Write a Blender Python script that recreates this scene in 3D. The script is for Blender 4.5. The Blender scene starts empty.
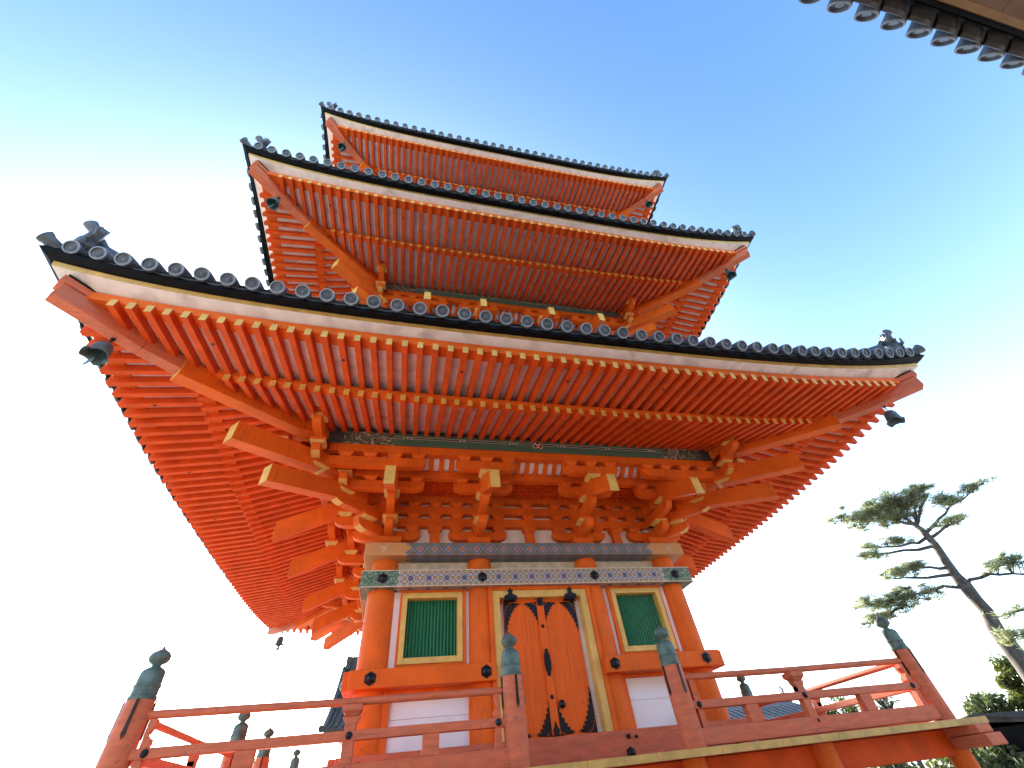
import bpy, bmesh, math, random
from mathutils import Vector, Matrix
random.seed(7)
R = math.radians
scene = bpy.context.scene
COL = scene.collection

# ------------------------------------------------------------------ camera
cam_d = bpy.data.cameras.new('camera'); cam = bpy.data.objects.new('camera', cam_d); COL.objects.link(cam)
CP, PITCH, YAW, ROLL, FOC = Vector((-2.289, -10.375, -0.509)), 0.78498, 0.29575, -0.1290, 413.6
FW = Vector((math.sin(YAW)*math.cos(PITCH), math.cos(YAW)*math.cos(PITCH), math.sin(PITCH)))
r0 = FW.cross(Vector((0, 0, 1))).normalized(); u0 = r0.cross(FW)
RT = r0*math.cos(ROLL) + u0*math.sin(ROLL); UP = -r0*math.sin(ROLL) + u0*math.cos(ROLL)
cam.matrix_world = Matrix((( RT.x, UP.x, -FW.x, CP.x), (RT.y, UP.y, -FW.y, CP.y), (RT.z, UP.z, -FW.z, CP.z), (0, 0, 0, 1)))
cam_d.sensor_fit = 'HORIZONTAL'; cam_d.sensor_width = 36; cam_d.lens = FOC/1024*36
cam_d.clip_start = 0.05; cam_d.clip_end = 6000
scene.camera = cam

# ------------------------------------------------------------------ sky, sun, exposure
HZ_MAX, SUN_MAX = .85, 2.0
SUN_EL, SUN_AZ = 14.8, -6.6           # azimuth from +Y towards +X
world = bpy.data.worlds.new('World'); scene.world = world; world.use_nodes = True
wn = world.node_tree; wn.nodes.clear()
sky = wn.nodes.new('ShaderNodeTexSky'); sky.sky_type = 'NISHITA'; sky.sun_disc = False
sky.sun_elevation = R(SUN_EL); sky.sun_rotation = R(SUN_AZ)
sky.altitude = 0; sky.air_density = 1.2; sky.dust_density = 0.8; sky.ozone_density = 5.5
bg = wn.nodes.new('ShaderNodeBackground'); bg.inputs['Strength'].default_value = 0.15
wo = wn.nodes.new('ShaderNodeOutputWorld')
wn.links.new(sky.outputs[0], bg.inputs[0])
# bright hazy air of the sky: white towards the horizon and round the low sun
def wm(op, a, b=None):
    n = wn.nodes.new('ShaderNodeMath'); n.operation = op
    for i, v in enumerate((a, b)):
        if v is None: continue
        if isinstance(v, (int, float)): n.inputs[i].default_value = v
        else: wn.links.new(v, n.inputs[i])
    return n.outputs[0]
wt = wn.nodes.new('ShaderNodeTexCoord'); wx = wn.nodes.new('ShaderNodeSeparateXYZ'); wn.links.new(wt.outputs['Generated'], wx.inputs[0])
wd = wn.nodes.new('ShaderNodeVectorMath'); wd.operation = 'DOT_PRODUCT'; wn.links.new(wt.outputs['Generated'], wd.inputs[0])
wd.inputs[1].default_value = (math.sin(R(SUN_AZ))*math.cos(R(SUN_EL)), math.cos(R(SUN_AZ))*math.cos(R(SUN_EL)), math.sin(R(SUN_EL)))
w_el = wm('MAXIMUM', wm('ARCSINE', wx.outputs[2]), 0.)
w_an = wm('ARCCOSINE', wm('MINIMUM', wd.outputs['Value'], .99999))
haze_h = wm('MINIMUM', wm('MULTIPLY', wm('EXPONENT', wm('MULTIPLY', w_el, -1/R(11))), 4.6), HZ_MAX)
haze_s = wm('MINIMUM', wm('MULTIPLY', wm('EXPONENT', wm('MULTIPLY', w_an, -1/R(8))), 538.), SUN_MAX)
bh = wn.nodes.new('ShaderNodeBackground'); bh.inputs[0].default_value = (.92, 1, .97, 1)
wn.links.new(wm('MULTIPLY', wm('ADD', haze_h, haze_s), .233), bh.inputs['Strength'])
wa = wn.nodes.new('ShaderNodeAddShader'); wn.links.new(bg.outputs[0], wa.inputs[0]); wn.links.new(bh.outputs[0], wa.inputs[1]); wn.links.new(wa.outputs[0], wo.inputs[0])
sl = bpy.data.lights.new('sun', 'SUN'); sl.energy = 5.0; sl.angle = R(0.6); sl.color = (1, .93, .82)
so = bpy.data.objects.new('sun', sl); COL.objects.link(so)
sd = Vector((math.sin(R(SUN_AZ))*math.cos(R(SUN_EL)), math.cos(R(SUN_AZ))*math.cos(R(SUN_EL)), math.sin(R(SUN_EL))))
so.rotation_euler = sd.to_track_quat('Z', 'Y').to_euler(); so.location = sd*60
scene.view_settings.view_transform = 'Standard'; scene.view_settings.look = 'None'
scene.view_settings.exposure = 2.1; scene.view_settings.gamma = 1
scene.view_settings.use_curve_mapping = False

# ------------------------------------------------------------------ materials
def mat(name, col, rough=.6, metal=0, noise=.12, scale=3, bump=0, grain=None, dirt=None, spec=.5, wear=0, wdir=(30, 30, 1.1)):
    m = bpy.data.materials.new(name); m.use_nodes = True; nt = m.node_tree; N = nt.nodes; L = nt.links
    b = N['Principled BSDF']; b.inputs['Roughness'].default_value = rough; b.inputs['Metallic'].default_value = metal
    b.inputs['Specular IOR Level'].default_value = spec
    tc = N.new('ShaderNodeTexCoord'); mp = N.new('ShaderNodeMapping'); L.new(tc.outputs['Object'], mp.inputs[0])
    if grain: mp.inputs['Scale'].default_value = grain
    n = N.new('ShaderNodeTexNoise'); n.inputs['Scale'].default_value = scale; n.inputs['Detail'].default_value = 6
    L.new(mp.outputs[0], n.inputs['Vector'])
    mr = N.new('ShaderNodeMapRange'); mr.inputs['From Min'].default_value = .3; mr.inputs['From Max'].default_value = .7
    mr.inputs['To Min'].default_value = 1-noise; mr.inputs['To Max'].default_value = 1+noise
    L.new(n.outputs[0], mr.inputs[0])
    mx = N.new('ShaderNodeVectorMath'); mx.operation = 'SCALE'; mx.inputs[0].default_value = col; L.new(mr.outputs[0], mx.inputs['Scale'])
    out = mx.outputs[0]
    if dirt:
        n2 = N.new('ShaderNodeTexNoise'); n2.inputs['Scale'].default_value = dirt[1]; n2.inputs['Detail'].default_value = 8
        L.new(tc.outputs['Object'], n2.inputs['Vector'])
        r2 = N.new('ShaderNodeMapRange'); r2.inputs['From Min'].default_value = .52; r2.inputs['From Max'].default_value = .75
        r2.inputs['To Max'].default_value = dirt[2]; L.new(n2.outputs[0], r2.inputs[0])
        mm = N.new('ShaderNodeMix'); mm.data_type = 'RGBA'; L.new(r2.outputs[0], mm.inputs[0]); L.new(out, mm.inputs[6])
        mm.inputs[7].default_value = (*dirt[0], 1); out = mm.outputs[2]
    if wear:      # hairline cracks along the grain and small chips
        m3 = N.new('ShaderNodeMapping'); m3.inputs['Scale'].default_value = wdir; L.new(tc.outputs['Object'], m3.inputs[0])
        n3 = N.new('ShaderNodeTexNoise'); n3.inputs['Scale'].default_value = 1.6; n3.inputs['Detail'].default_value = 5; L.new(m3.outputs[0], n3.inputs['Vector'])
        r3 = N.new('ShaderNodeMapRange'); r3.inputs['From Min'].default_value = .60; r3.inputs['From Max'].default_value = .72; r3.inputs['To Max'].default_value = wear; L.new(n3.outputs[0], r3.inputs[0])
        n4 = N.new('ShaderNodeTexNoise'); n4.inputs['Scale'].default_value = 22; n4.inputs['Detail'].default_value = 3; L.new(tc.outputs['Object'], n4.inputs['Vector'])
        r4 = N.new('ShaderNodeMapRange'); r4.inputs['From Min'].default_value = .66; r4.inputs['From Max'].default_value = .72; r4.inputs['To Max'].default_value = wear; L.new(n4.outputs[0], r4.inputs[0])
        ma = N.new('ShaderNodeMath'); ma.operation = 'MAXIMUM'; L.new(r3.outputs[0], ma.inputs[0]); L.new(r4.outputs[0], ma.inputs[1])
        m5 = N.new('ShaderNodeMix'); m5.data_type = 'RGBA'; L.new(ma.outputs[0], m5.inputs[0]); L.new(out, m5.inputs[6])
        m5.inputs[7].default_value = (col[0]*.42, col[1]*.5, col[2]*.8+.01, 1); out = m5.outputs[2]
    L.new(out, b.inputs['Base Color'])
    if bump:
        bp = N.new('ShaderNodeBump'); bp.inputs['Strength'].default_value = bump; bp.inputs['Distance'].default_value = .01
        L.new(n.outputs[0], bp.inputs['Height']); L.new(bp.outputs[0], b.inputs['Normal'])
    return m
VERM = mat('vermilion_paint', (.77, .135, .010), .6, noise=.14, scale=2.2, bump=.12, dirt=((.50, .09, .02), 1.4, .4), spec=.22, wear=.55)
VERMR = mat('vermilion_rafter_paint', (.70, .088, .010), .65, noise=.15, scale=4, bump=.1, dirt=((.46, .07, .012), 2.3, .4), spec=.18)
GLAREV = mat('glare_faded_vermilion', (.62, .15, .065), .6, spec=.3, noise=.14, scale=5, grain=(1, 1, 4), bump=.3, dirt=((.42, .16, .10), 2.5, .5), wear=.6, wdir=(1.3, 30, 30))  # pinker and paler: glare over the railings put into the weathered colour
DOORM = mat('door_paint', (.82, .13, .010), .5, spec=.25, wear=.5, noise=.1, scale=3, grain=(9, 9, .7), bump=.15)
YEL = mat('ochre_paint', (.72, .45, .11), .55, noise=.12, scale=6, dirt=((.45, .27, .06), 5, .4))
YEL2 = mat('weathered_ochre', (.60, .36, .09), .6, noise=.2, scale=7, dirt=((.36, .25, .1), 6, .6))
WHITE = mat('white_plaster', (.83, .79, .76), .75, noise=.05, scale=3, dirt=((.62, .53, .45), 2, .35))
WBOARD = mat('white_soffit_board', (.82, .73, .67), .7, noise=.10, scale=5, dirt=((.48, .36, .29), 3.1, .75))
CREAM = mat('aged_plaster', (.66, .56, .42), .8, noise=.18, scale=9, dirt=((.5, .38, .25), 5, .5))
TILE = mat('roof_tile', (.095, .11, .125), .48, noise=.35, scale=9, bump=.25, dirt=((.2, .22, .24), 6, .5))
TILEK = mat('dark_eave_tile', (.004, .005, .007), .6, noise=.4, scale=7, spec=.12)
TRIM = mat('tile_rim', (.25, .28, .30), .65, noise=.2, scale=14)
GREENW = mat('green_lattice', (.015, .18, .075), .5, noise=.15, scale=8)
BLACK = mat('black_metal', (.012, .012, .014), .35, metal=.4, noise=.2)
PATINA = mat('copper_patina', (.11, .165, .135), .6, metal=.25, noise=.35, scale=11, bump=.3, dirt=((.05, .075, .06), 9, .8))
BELLM = mat('bell_patina', (.10, .15, .15), .5, metal=.3, noise=.35, scale=12, dirt=((.02, .03, .03), 9, .7))
BROWN = mat('brown_board', (.19, .125, .08), .7, noise=.2, scale=4, grain=(1, 8, 1), dirt=((.15, .09, .05), 3, .5))
GOLD = mat('golden_wood', (.24, .13, .035), .5, noise=.2, scale=6)
DARKW = mat('dark_wood', (.05, .035, .025), .7, noise=.2)
STONE = mat('stone', (.34, .32, .29), .85, noise=.2, scale=4, bump=.4)
GRAVEL = mat('gravel', (.44, .39, .32), .9, noise=.25, scale=60, bump=.5)
BARK = mat('pine_bark', (.085, .07, .055), .9, noise=.45, scale=10, grain=(1, 1, .4), bump=1.0, dirt=((.16, .14, .11), 5, .7))
def leafmat(name, col, vary=.4, trans=.45):
    m = mat(name, col, .6, noise=vary, scale=1.3)
    b = m.node_tree.nodes['Principled BSDF']
    N, L = m.node_tree.nodes, m.node_tree.links
    t = N.new('ShaderNodeBsdfTranslucent'); ms = N.new('ShaderNodeMixShader'); ms.inputs[0].default_value = trans
    src = b.inputs['Base Color'].links[0].from_socket; L.new(src, t.inputs[0])
    L.new(b.outputs[0], ms.inputs[1]); L.new(t.outputs[0], ms.inputs[2]); L.new(ms.outputs[0], N['Material Output'].inputs[0])
    return m
PINE = leafmat('pine_needles', (.34, .36, .20), trans=.6)  # needle colour raised to hold the glare and sky glow around them
LEAFY = leafmat('yellow_green_leaves', (.11, .13, .025), trans=.45)
LEAFD = leafmat('dark_green_leaves', (.10, .125, .04), trans=.45)

class G:
    """tiny expression helper for node maths"""
    def __init__(s, nt): s.nt = nt
    def m(s, op, a, b=None, c=None):
        n = s.nt.nodes.new('ShaderNodeMath'); n.operation = op
        for i, v in enumerate((a, b, c)):
            if v is None: continue
            if isinstance(v, (int, float)): n.inputs[i].default_value = v
            else: s.nt.links.new(v, n.inputs[i])
        return n.outputs[0]
    def mix(s, f, a, b):
        n = s.nt.nodes.new('ShaderNodeMix'); n.data_type = 'RGBA'
        s.nt.links.new(f, n.inputs[0])
        for i, v in ((6, a), (7, b)):
            if isinstance(v, tuple): n.inputs[i].default_value = (*v, 1)
            else: s.nt.links.new(v, n.inputs[i])
        return n.outputs[2]
def pattern_mat(name, build, rough=.6):
    m = bpy.data.materials.new(name); m.use_nodes = True; nt = m.node_tree
    g = G(nt); tc = nt.nodes.new('ShaderNodeTexCoord'); sp = nt.nodes.new('ShaderNodeSeparateXYZ')
    nt.links.new(tc.outputs['Object'], sp.inputs[0])
    u = sp.outputs[0]; v = g.m('ADD', sp.outputs[2], sp.outputs[1])
    c = build(g, u, v, tc.outputs['Object'], nt, sp)
    nz = nt.nodes.new('ShaderNodeTexNoise'); nz.inputs['Scale'].default_value = 9; nz.inputs['Detail'].default_value = 6
    nt.links.new(tc.outputs['Object'], nz.inputs['Vector'])
    f = g.m('MULTIPLY', nz.outputs[0], .28)
    c = g.mix(f, c, (.25, .20, .15))
    b = nt.nodes['Principled BSDF']; nt.links.new(c, b.inputs['Base Color']); b.inputs['Roughness'].default_value = rough
    return m
def frac_c(g, u, per, off=0.):   # distance from cell centre, 0..0.5
    return g.m('ABSOLUTE', g.m('SUBTRACT', g.m('FRACT', g.m('ADD', g.m('DIVIDE', u, per), off+100.)), .5))
def scroll(g, nt, P, sc, w):
    n = nt.nodes.new('ShaderNodeTexNoise'); n.inputs['Scale'].default_value = sc; n.inputs['Detail'].default_value = 1; n.inputs['Distortion'].default_value = 1.2
    nt.links.new(P, n.inputs['Vector']); return g.m('LESS_THAN', g.m('ABSOLUTE', g.m('SUBTRACT', n.outputs[0], .5)), w)
def pat_tie(g, u, v, P, nt, sp):
    a, b = frac_c(g, u, .10), frac_c(g, v, .10, .43)
    c = (.43, .41, .37)
    sq = g.m('MULTIPLY', g.m('LESS_THAN', a, .27), g.m('LESS_THAN', b, .27))
    col = g.mix(sq, c, (.20, .08, .06))
    sq2 = g.m('MULTIPLY', g.m('LESS_THAN', a, .14), g.m('LESS_THAN', b, .14)); col = g.mix(sq2, col, (.55, .42, .12))
    a2, b2 = frac_c(g, u, .10, .5), frac_c(g, v, .10, .93)
    d = g.m('ADD', a2, b2); col = g.mix(g.m('LESS_THAN', d, .22), col, (.16, .13, .30))
    a3, b3 = frac_c(g, u, .30), frac_c(g, v, .30, .143)
    r = g.m('SQRT', g.m('ADD', g.m('MULTIPLY', a3, a3), g.m('MULTIPLY', b3, b3)))
    col = g.mix(g.m('LESS_THAN', r, .15), col, (.07, .09, .22))
    end = g.mix(scroll(g, nt, P, 16, .035), (.02, .14, .08), (.35, .40, .30))
    au = g.m('ABSOLUTE', u)
    col = g.mix(g.m('GREATER_THAN', au, 2.43), col, (.60, .58, .50))
    return g.mix(g.m('GREATER_THAN', g.m('ADD', au, g.m('MULTIPLY', b, .06)), 2.46), col, end)
def pat_dai(g, u, v, P, nt, sp):
    a, b = frac_c(g, u, .25), frac_c(g, v, .25, .732)
    d = g.m('ADD', a, b)
    col = g.mix(g.m('LESS_THAN', d, .50), (.10, .15, .14), (.42, .40, .34))
    col = g.mix(g.m('LESS_THAN', d, .46), col, (.05, .11, .24))
    col = g.mix(g.m('LESS_THAN', d, .30), col, (.28, .32, .36))
    col = g.mix(g.m('LESS_THAN', d, .19), col, (.42, .06, .03))
    col = g.mix(g.m('LESS_THAN', d, .07), col, (.6, .42, .12))
    a4 = frac_c(g, u, .0625); b4 = frac_c(g, v, .0625)
    col = g.mix(g.m('MULTIPLY', g.m('GREATER_THAN', d, .52), g.m('LESS_THAN', g.m('ADD', a4, b4), .25)), col, (.45, .10, .04))
    au = g.m('ABSOLUTE', u)
    w = g.m('ADD', au, g.m('MULTIPLY', g.m('SINE', g.m('MULTIPLY', v, 38.)), .05))
    return g.mix(g.m('GREATER_THAN', w, 2.33), col, (.62, .30, .10))
def pat_purlin(g, u, v, P, nt, sp):
    au = g.m('ABSOLUTE', u)
    z = g.m('ABSOLUTE', g.m('SUBTRACT', sp.outputs[2], 4.405))
    col = g.mix(g.m('LESS_THAN', z, .028), (.03, .13, .08), (.50, .47, .38))
    col = g.mix(g.m('LESS_THAN', z, .016), col, (.02, .012, .01))
    k = g.m('MULTIPLY', g.m('LESS_THAN', frac_c(g, u, 1.0), .09), g.m('LESS_THAN', frac_c(g, u, .075), .22))
    col = g.mix(g.m('MULTIPLY', k, g.m('LESS_THAN', z, .022)), col, (.55, .5, .42))
    end = g.mix(scroll(g, nt, P, 11, .03), (.012, .05, .045), (.20, .16, .08))
    end = g.mix(scroll(g, nt, P, 4.5, .028), end, (.42, .35, .22))
    col = g.mix(g.m('GREATER_THAN', au, 2.75), col, end)
    return g.mix(g.m('GREATER_THAN', au, 3.62), col, (.012, .03, .045))
TIEP = pattern_mat('painted_diaper', pat_tie); DAIP = pattern_mat('painted_lozenges', pat_dai); PURP = pattern_mat('painted_green_purlin', pat_purlin)

# ------------------------------------------------------------------ mesh builder
class MB:
    def __init__(s): s.v = []; s.f = []; s.m = []
    def add(s, vs, fs, mi=0):
        o = len(s.v); s.v += [tuple(v) for v in vs]
        for k, f in enumerate(fs):
            s.f.append([i+o for i in f]); s.m.append(mi[k] if isinstance(mi, (list, tuple)) else mi)
        return s
    def box(s, x0, x1, y0, y1, z0, z1, mi=0):
        return s.add([(x0,y0,z0),(x1,y0,z0),(x1,y1,z0),(x0,y1,z0),(x0,y0,z1),(x1,y0,z1),(x1,y1,z1),(x0,y1,z1)],
                     [(0,3,2,1),(4,5,6,7),(0,1,5,4),(1,2,6,5),(2,3,7,6),(3,0,4,7)], mi)
    def frame(s, o, U, V, W):   # origin centre of base, half vectors
        o, U, V, W = map(Vector, (o, U, V, W)); return o, U, V, W
    def beam(s, p0, p1, w, h, mi=0, end=None, start=None, up=(0,0,1), bottom=None):
        """box from p0 to p1; h measured upwards from the line (line = bottom centre)"""
        p0, p1, up = Vector(p0), Vector(p1), Vector(up); d = (p1-p0).normalized()
        sx = d.cross(up).normalized()*w/2; uz = up*h
        vs = [p0-sx, p0+sx, p1+sx, p1-sx, p0-sx+uz, p0+sx+uz, p1+sx+uz, p1-sx+uz]
        ms = [bottom if bottom is not None else mi, mi, start if start is not None else mi, mi, end if end is not None else mi, mi]
        return s.add(vs, [(0,3,2,1),(4,5,6,7),(0,1,5,4),(1,2,6,5),(2,3,7,6),(3,0,4,7)], ms)
    def prism(s, prof, O, A, B, Cv, t, mi=0, capmi=None, side=None):
        """profile (a,b) in axes A,B at origin O, extruded +-t/2 along Cv"""
        O, A, B, Cv = map(Vector, (O, A, B, Cv)); n = len(prof)
        vs = [O+A*a+B*b-Cv*t/2 for a, b in prof]+[O+A*a+B*b+Cv*t/2 for a, b in prof]
        fs = [tuple(range(n))[::-1], tuple(range(n, 2*n))]+[(i, (i+1) % n, (i+1) % n+n, i+n) for i in range(n)]
        c = mi if capmi is None else capmi
        ms = [c, c]+([mi]*n if side is None else [side[i] if side[i] is not None else mi for i in range(n)])
        return s.add(vs, fs, ms)
    def lathe(s, prof, c=(0,0,0), n=20, mi=0, axis=(0,0,1), lobes=None):
        c = Vector(c); q = Vector((0,0,1)).rotation_difference(Vector(axis).normalized()).to_matrix()
        vs = []; fs = []; ms = []
        for j, (r, z, *k) in enumerate(prof):
            for i in range(n):
                a = 2*math.pi*i/n; zz = z
                if lobes and j in lobes: zz += lobes[j]*abs(math.cos(2*a))
                vs.append(c+q @ Vector((r*math.cos(a), r*math.sin(a), zz)))
        for j in range(len(prof)-1):
            kk = prof[j+1][2] if len(prof[j+1]) > 2 else mi
            for i in range(n):
                fs.append((j*n+i, j*n+(i+1) % n, (j+1)*n+(i+1) % n, (j+1)*n+i)); ms.append(kk)
        if prof[0][0] > 1e-4: fs.append(tuple(range(n))[::-1]); ms.append(mi)
        if prof[-1][0] > 1e-4: fs.append(tuple((len(prof)-1)*n+i for i in range(n))); ms.append(prof[-1][2] if len(prof[-1]) > 2 else mi)
        return s.add(vs, fs, ms)
    def tube(s, pts, rs, n=8, mi=0):
        pts = [Vector(p) for p in pts]; vs = []
        if not isinstance(rs, (list, tuple)): rs = [rs]*len(pts)
        ref = Vector((.31, .17, .93))
        for i, p in enumerate(pts):
            d = (pts[min(i+1, len(pts)-1)]-pts[max(i-1, 0)]).normalized()
            a = d.cross(ref).normalized(); b = d.cross(a)
            for k in range(n):
                t = 2*math.pi*k/n; vs.append(p+(a*math.cos(t)+b*math.sin(t))*rs[i])
        fs = [(i*n+k, i*n+(k+1) % n, (i+1)*n+(k+1) % n, (i+1)*n+k) for i in range(len(pts)-1) for k in range(n)]
        fs += [tuple(range(n))[::-1], tuple((len(pts)-1)*n+k for k in range(n))]
        return s.add(vs, fs, mi)
    def merge(s, o, M=None):
        vs = [tuple(M @ Vector(v)) for v in o.v] if M is not None else o.v
        k = len(s.v); s.v += vs; s.f += [[i+k for i in f] for f in o.f]; s.m += o.m; return s
    def build(s, name, mats, parent=None, rot=0, smooth=False, bevel=0, fix=True):
        me = bpy.data.meshes.new(name); me.from_pydata(s.v, [], s.f)
        if not isinstance(mats, (list, tuple)): mats = [mats]
        for m in mats: me.materials.append(m)
        me.polygons.foreach_set('material_index', s.m)
        if fix:
            bm = bmesh.new(); bm.from_mesh(me); bmesh.ops.recalc_face_normals(bm, faces=bm.faces); bm.to_mesh(me); bm.free()
        if smooth:
            me.polygons.foreach_set('use_smooth', [True]*len(me.polygons))
            try: me.set_sharp_from_angle(angle=R(smooth if smooth is not True else 40))
            except Exception: pass
        o = bpy.data.objects.new(name, me); COL.objects.link(o)
        if bevel:
            b = o.modifiers.new('bevel', 'BEVEL'); b.width = bevel; b.segments = 2; b.limit_method = 'ANGLE'; b.angle_limit = R(40)
        put(o, parent, rot); return o
ORI = {}
def put(o, parent, rot=0):
    if parent is not None:
        o.parent = parent
        if parent.type == 'EMPTY':
            o.location = (0, 0, -parent.location.z) if parent.get('_w') else (0, 0, 0)
        o.rotation_euler = (0, 0, R(90*rot))
def tag(o, label=None, cat=None, group=None, kind=None):
    if label: o['label'] = label
    if cat: o['category'] = cat
    if group: o['group'] = group
    if kind: o['kind'] = kind
    return o
def empty(name, loc, label, cat, group=None):
    o = bpy.data.objects.new(name, None); COL.objects.link(o); o.location = loc; o.empty_display_size = .3
    return tag(o, label, cat, group)
def dup(o, parent, rot=0, kids=True):
    c = o.copy(); COL.objects.link(c); c.parent = parent
    if rot is not None:
        c.rotation_euler = (0, 0, R(90*rot)); c.location.z = o.location.z+(.003 if rot % 2 else 0)
    if kids:
        for ch in [x for x in bpy.data.objects if x.parent == o and x != c]:
            d = ch.copy(); COL.objects.link(d); d.parent = c
    return c

# ------------------------------------------------------------------ ground
MB().box(-400, 400, -400, 400, -2.3, -2.2).build('ground', GRAVEL); tag(bpy.data.objects['ground'], kind='structure')
MB().box(-7.2, 7.2, -7.2, 7.2, -2.2, -1.75).build('stone_terrace', STONE, bevel=.02); tag(bpy.data.objects['stone_terrace'], kind='structure')

# ------------------------------------------------------------------ pagoda
PG = empty('pagoda', (0, 0, -1.75), 'three storey vermilion pagoda with dark tiled upturned roofs and a railed veranda', 'pagoda')
class _P: pass
# children of the pagoda keep world coordinates: lift them back by the empty's height
def put(o, parent, rot=0):
    if parent is None: return
    o.parent = parent
    if parent is PG: o.location = (0, 0, 1.75+(.003 if rot % 2 else 0))
    o.rotation_euler = (0, 0, R(90*rot))
A1, B1, S1 = 2.70, 1.04, .2077

# ---- body of the first storey
def hexboss(mb, x, y, z, r=.075, mi=1):
    prof = [(r*math.cos(R(60*i)), r*math.sin(R(60*i))) for i in range(6)]
    mb.prism([(b, a) for a, b in prof], (x, y-.006, z), (1,0,0), (0,0,1), (0,1,0), .012, mi)
    mb.lathe([(r*.72, 0), (r*.62, .018), (r*.35, .03), (r*.3, .04), (.0001, .045)], (x, y-.012, z), 14, mi, axis=(0,-1,0))
def ent(name, mb, mats, rot=0, **k): return mb.build(name, mats, PG, rot, **k)

colmesh = None
for k in range(4):
    for x in (-A1, -B1, B1):
        mb = MB().lathe([(.24, -1.7), (.24, -.2), (.24, 1.2), (.23, 2.45), (.215, 2.64)], (x, -A1, 0), 36)
        ent('column', mb, VERM, k, smooth=True)
walls = MB()
for x0, x1 in ((-A1, -B1), (-B1, B1), (B1, A1)): walls.box(x0, x1, -A1+.06, -A1+.12, -.3, 4.1)
band = MB().box(-2.5, 2.5, -A1-.03, -A1+.055, 2.44, 2.64)
for k in range(4):
    w = ent('wall', walls, WHITE, k); ent('plaster_band', band, CREAM, k)
# tie beams
tie = MB().box(-3.02, 3.02, -3.05, -2.80, 2.13, 2.385)
edge = MB().box(-3.026, 3.026, -3.058, -3.046, 2.123, 2.137).box(-3.026, 3.026, -3.058, -3.046, 2.378, 2.392)
dai = MB().box(-3.054, 3.054, -3.06, -2.42, 2.64, 2.865)
for k in range(4):
    t = ent('tie_beam', tie, TIEP, k, bevel=.006)
    ent('bracket_plate', dai, DAIP, k, bevel=.006)
    if k in (0, 1, 3):
        b = MB().merge(edge); b.build('beam_edge', CREAM, t)
        for x in (-A1, -B1, B1, A1):
            h = MB(); hexboss(h, x, -3.052, 2.26, .085, 0); h.build('boss', BLACK, t, smooth=30)
em = MB()
for sx in (-1, 1):
    for dx, dz in ((-.035, .012), (.03, .022), (.01, -.03)):
        ring = [(sx*2.74+dx+.026*math.cos(t*.785), -3.066, 2.75+dz+.026*math.sin(t*.785)) for t in range(7)]
        em.tube(ring, .008, 5)
ent('painted_swirl', em, CREAM, 0)
# lower friezes (left & right bay) and skirt rail
for k in range(4):
    for sx in (-1, 1):
        x0, x1 = sx*.885, sx*2.99
        mb = MB().box(min(x0, x1), max(x0, x1), -3.08, -2.72, .765, .995)
        r = ent('waist_rail', mb, VERM, k, bevel=.014)
        if k in (0, 1, 3):
            for x in (sx*B1, sx*A1):
                h = MB(); hexboss(h, x, -3.082, .88, .088, 0); h.build('boss', BLACK, r, smooth=30)
    mb = MB().box(-3.0, 3.0, -3.10, -2.72, -.29, .065)
    r = ent('sill_beam', mb, GLAREV, k, bevel=.014)
    if k == 0:
        for x, z, rr in ((-2.72, -.02, .03), (-1.2, -.02, .03), (.98, -.01, .032), (1.1, -.02, .022), (2.5, -.02, .03), (.97, -.19, .07), (-1.0, -.19, .07), (-2.7, -.19, .07), (2.7, -.19, .07)):
            h = MB(); hexboss(h, x, -3.102, z, rr, 0); h.build('boss', BLACK, r, smooth=30)
# side bays: posts, window, panels
def bay(k, sx):
    X = lambda a: sx*a
    def bx(mb, a, b, y0, y1, z0, z1): return mb.box(min(X(a), X(b)), max(X(a), X(b)), y0, y1, z0, z1)
    mb = MB()
    bx(mb, 1.31, 1.365, -2.86, -2.66, .995, 2.13); bx(mb, 2.355, 2.39, -2.86, -2.66, .995, 2.13)
    bx(mb, 1.365, 2.355, -2.852, -2.66, 2.085, 2.13); bx(mb, 1.365, 2.355, -2.852, -2.66, .996, 1.07)
    bx(mb, 1.0, 1.215, -2.83, -2.66, .995, 2.13); 
    bx(mb, 1.20, 1.27, -2.84, -2.66, .065, .765); bx(mb, 2.40, 2.5, -2.84, -2.66, .065, .765); bx(mb, 1.27, 2.4, -2.838, -2.66, .72, .765)
    ent('wall_framing', mb, VERM, k, bevel=.006)
    mb = MB(); bx(mb, 1.2, 1.33, -2.80, -2.66, 1.0, 2.12); bx(mb, 2.37, 2.56, -2.80, -2.66, 1.0, 2.12); bx(mb, 1.2, 2.5, -2.78, -2.66, .06, .43); bx(mb, 1.2, 2.5, -2.78, -2.66, .434, .76)
    ent('wall_panel', mb, WHITE, k)
    w = MB()
    a, b, z0, z1, c = 1.365, 2.355, 1.07, 2.085, .085
    for (p, q, r_, s_) in ((a, a+c, z0, z1), (b-c, b, z0, z1)): bx(w, p, q, -2.875, -2.66, r_, s_)
    bx(w, a+c, b-c, -2.875, -2.66, z1-c, z1); bx(w, a+c, b-c, -2.875, -2.66, z0, z0+c)
    fo = ent('window', w, YEL, k, bevel=.008)
    g = MB(); x = a+c; n = 15; st = (b-a-2*c)/n
    bx(g, a+c, b-c, -2.70, -2.67, z0+c, z1-c)
    for i in range(n):
        cx = sx*(a+c+(i+.5)*st); hh = st*.36
        g.prism([(-hh, 0), (0, -hh), (hh, 0), (0, hh)], (cx, -2.74, (z0+z1)/2), (1,0,0), (0,1,0), (0,0,1), z1-z0-2*c)
    g.build('window_lattice', GREENW, fo)
for k in range(4):
    for sx in (-1, 1): bay(k, sx)
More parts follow.
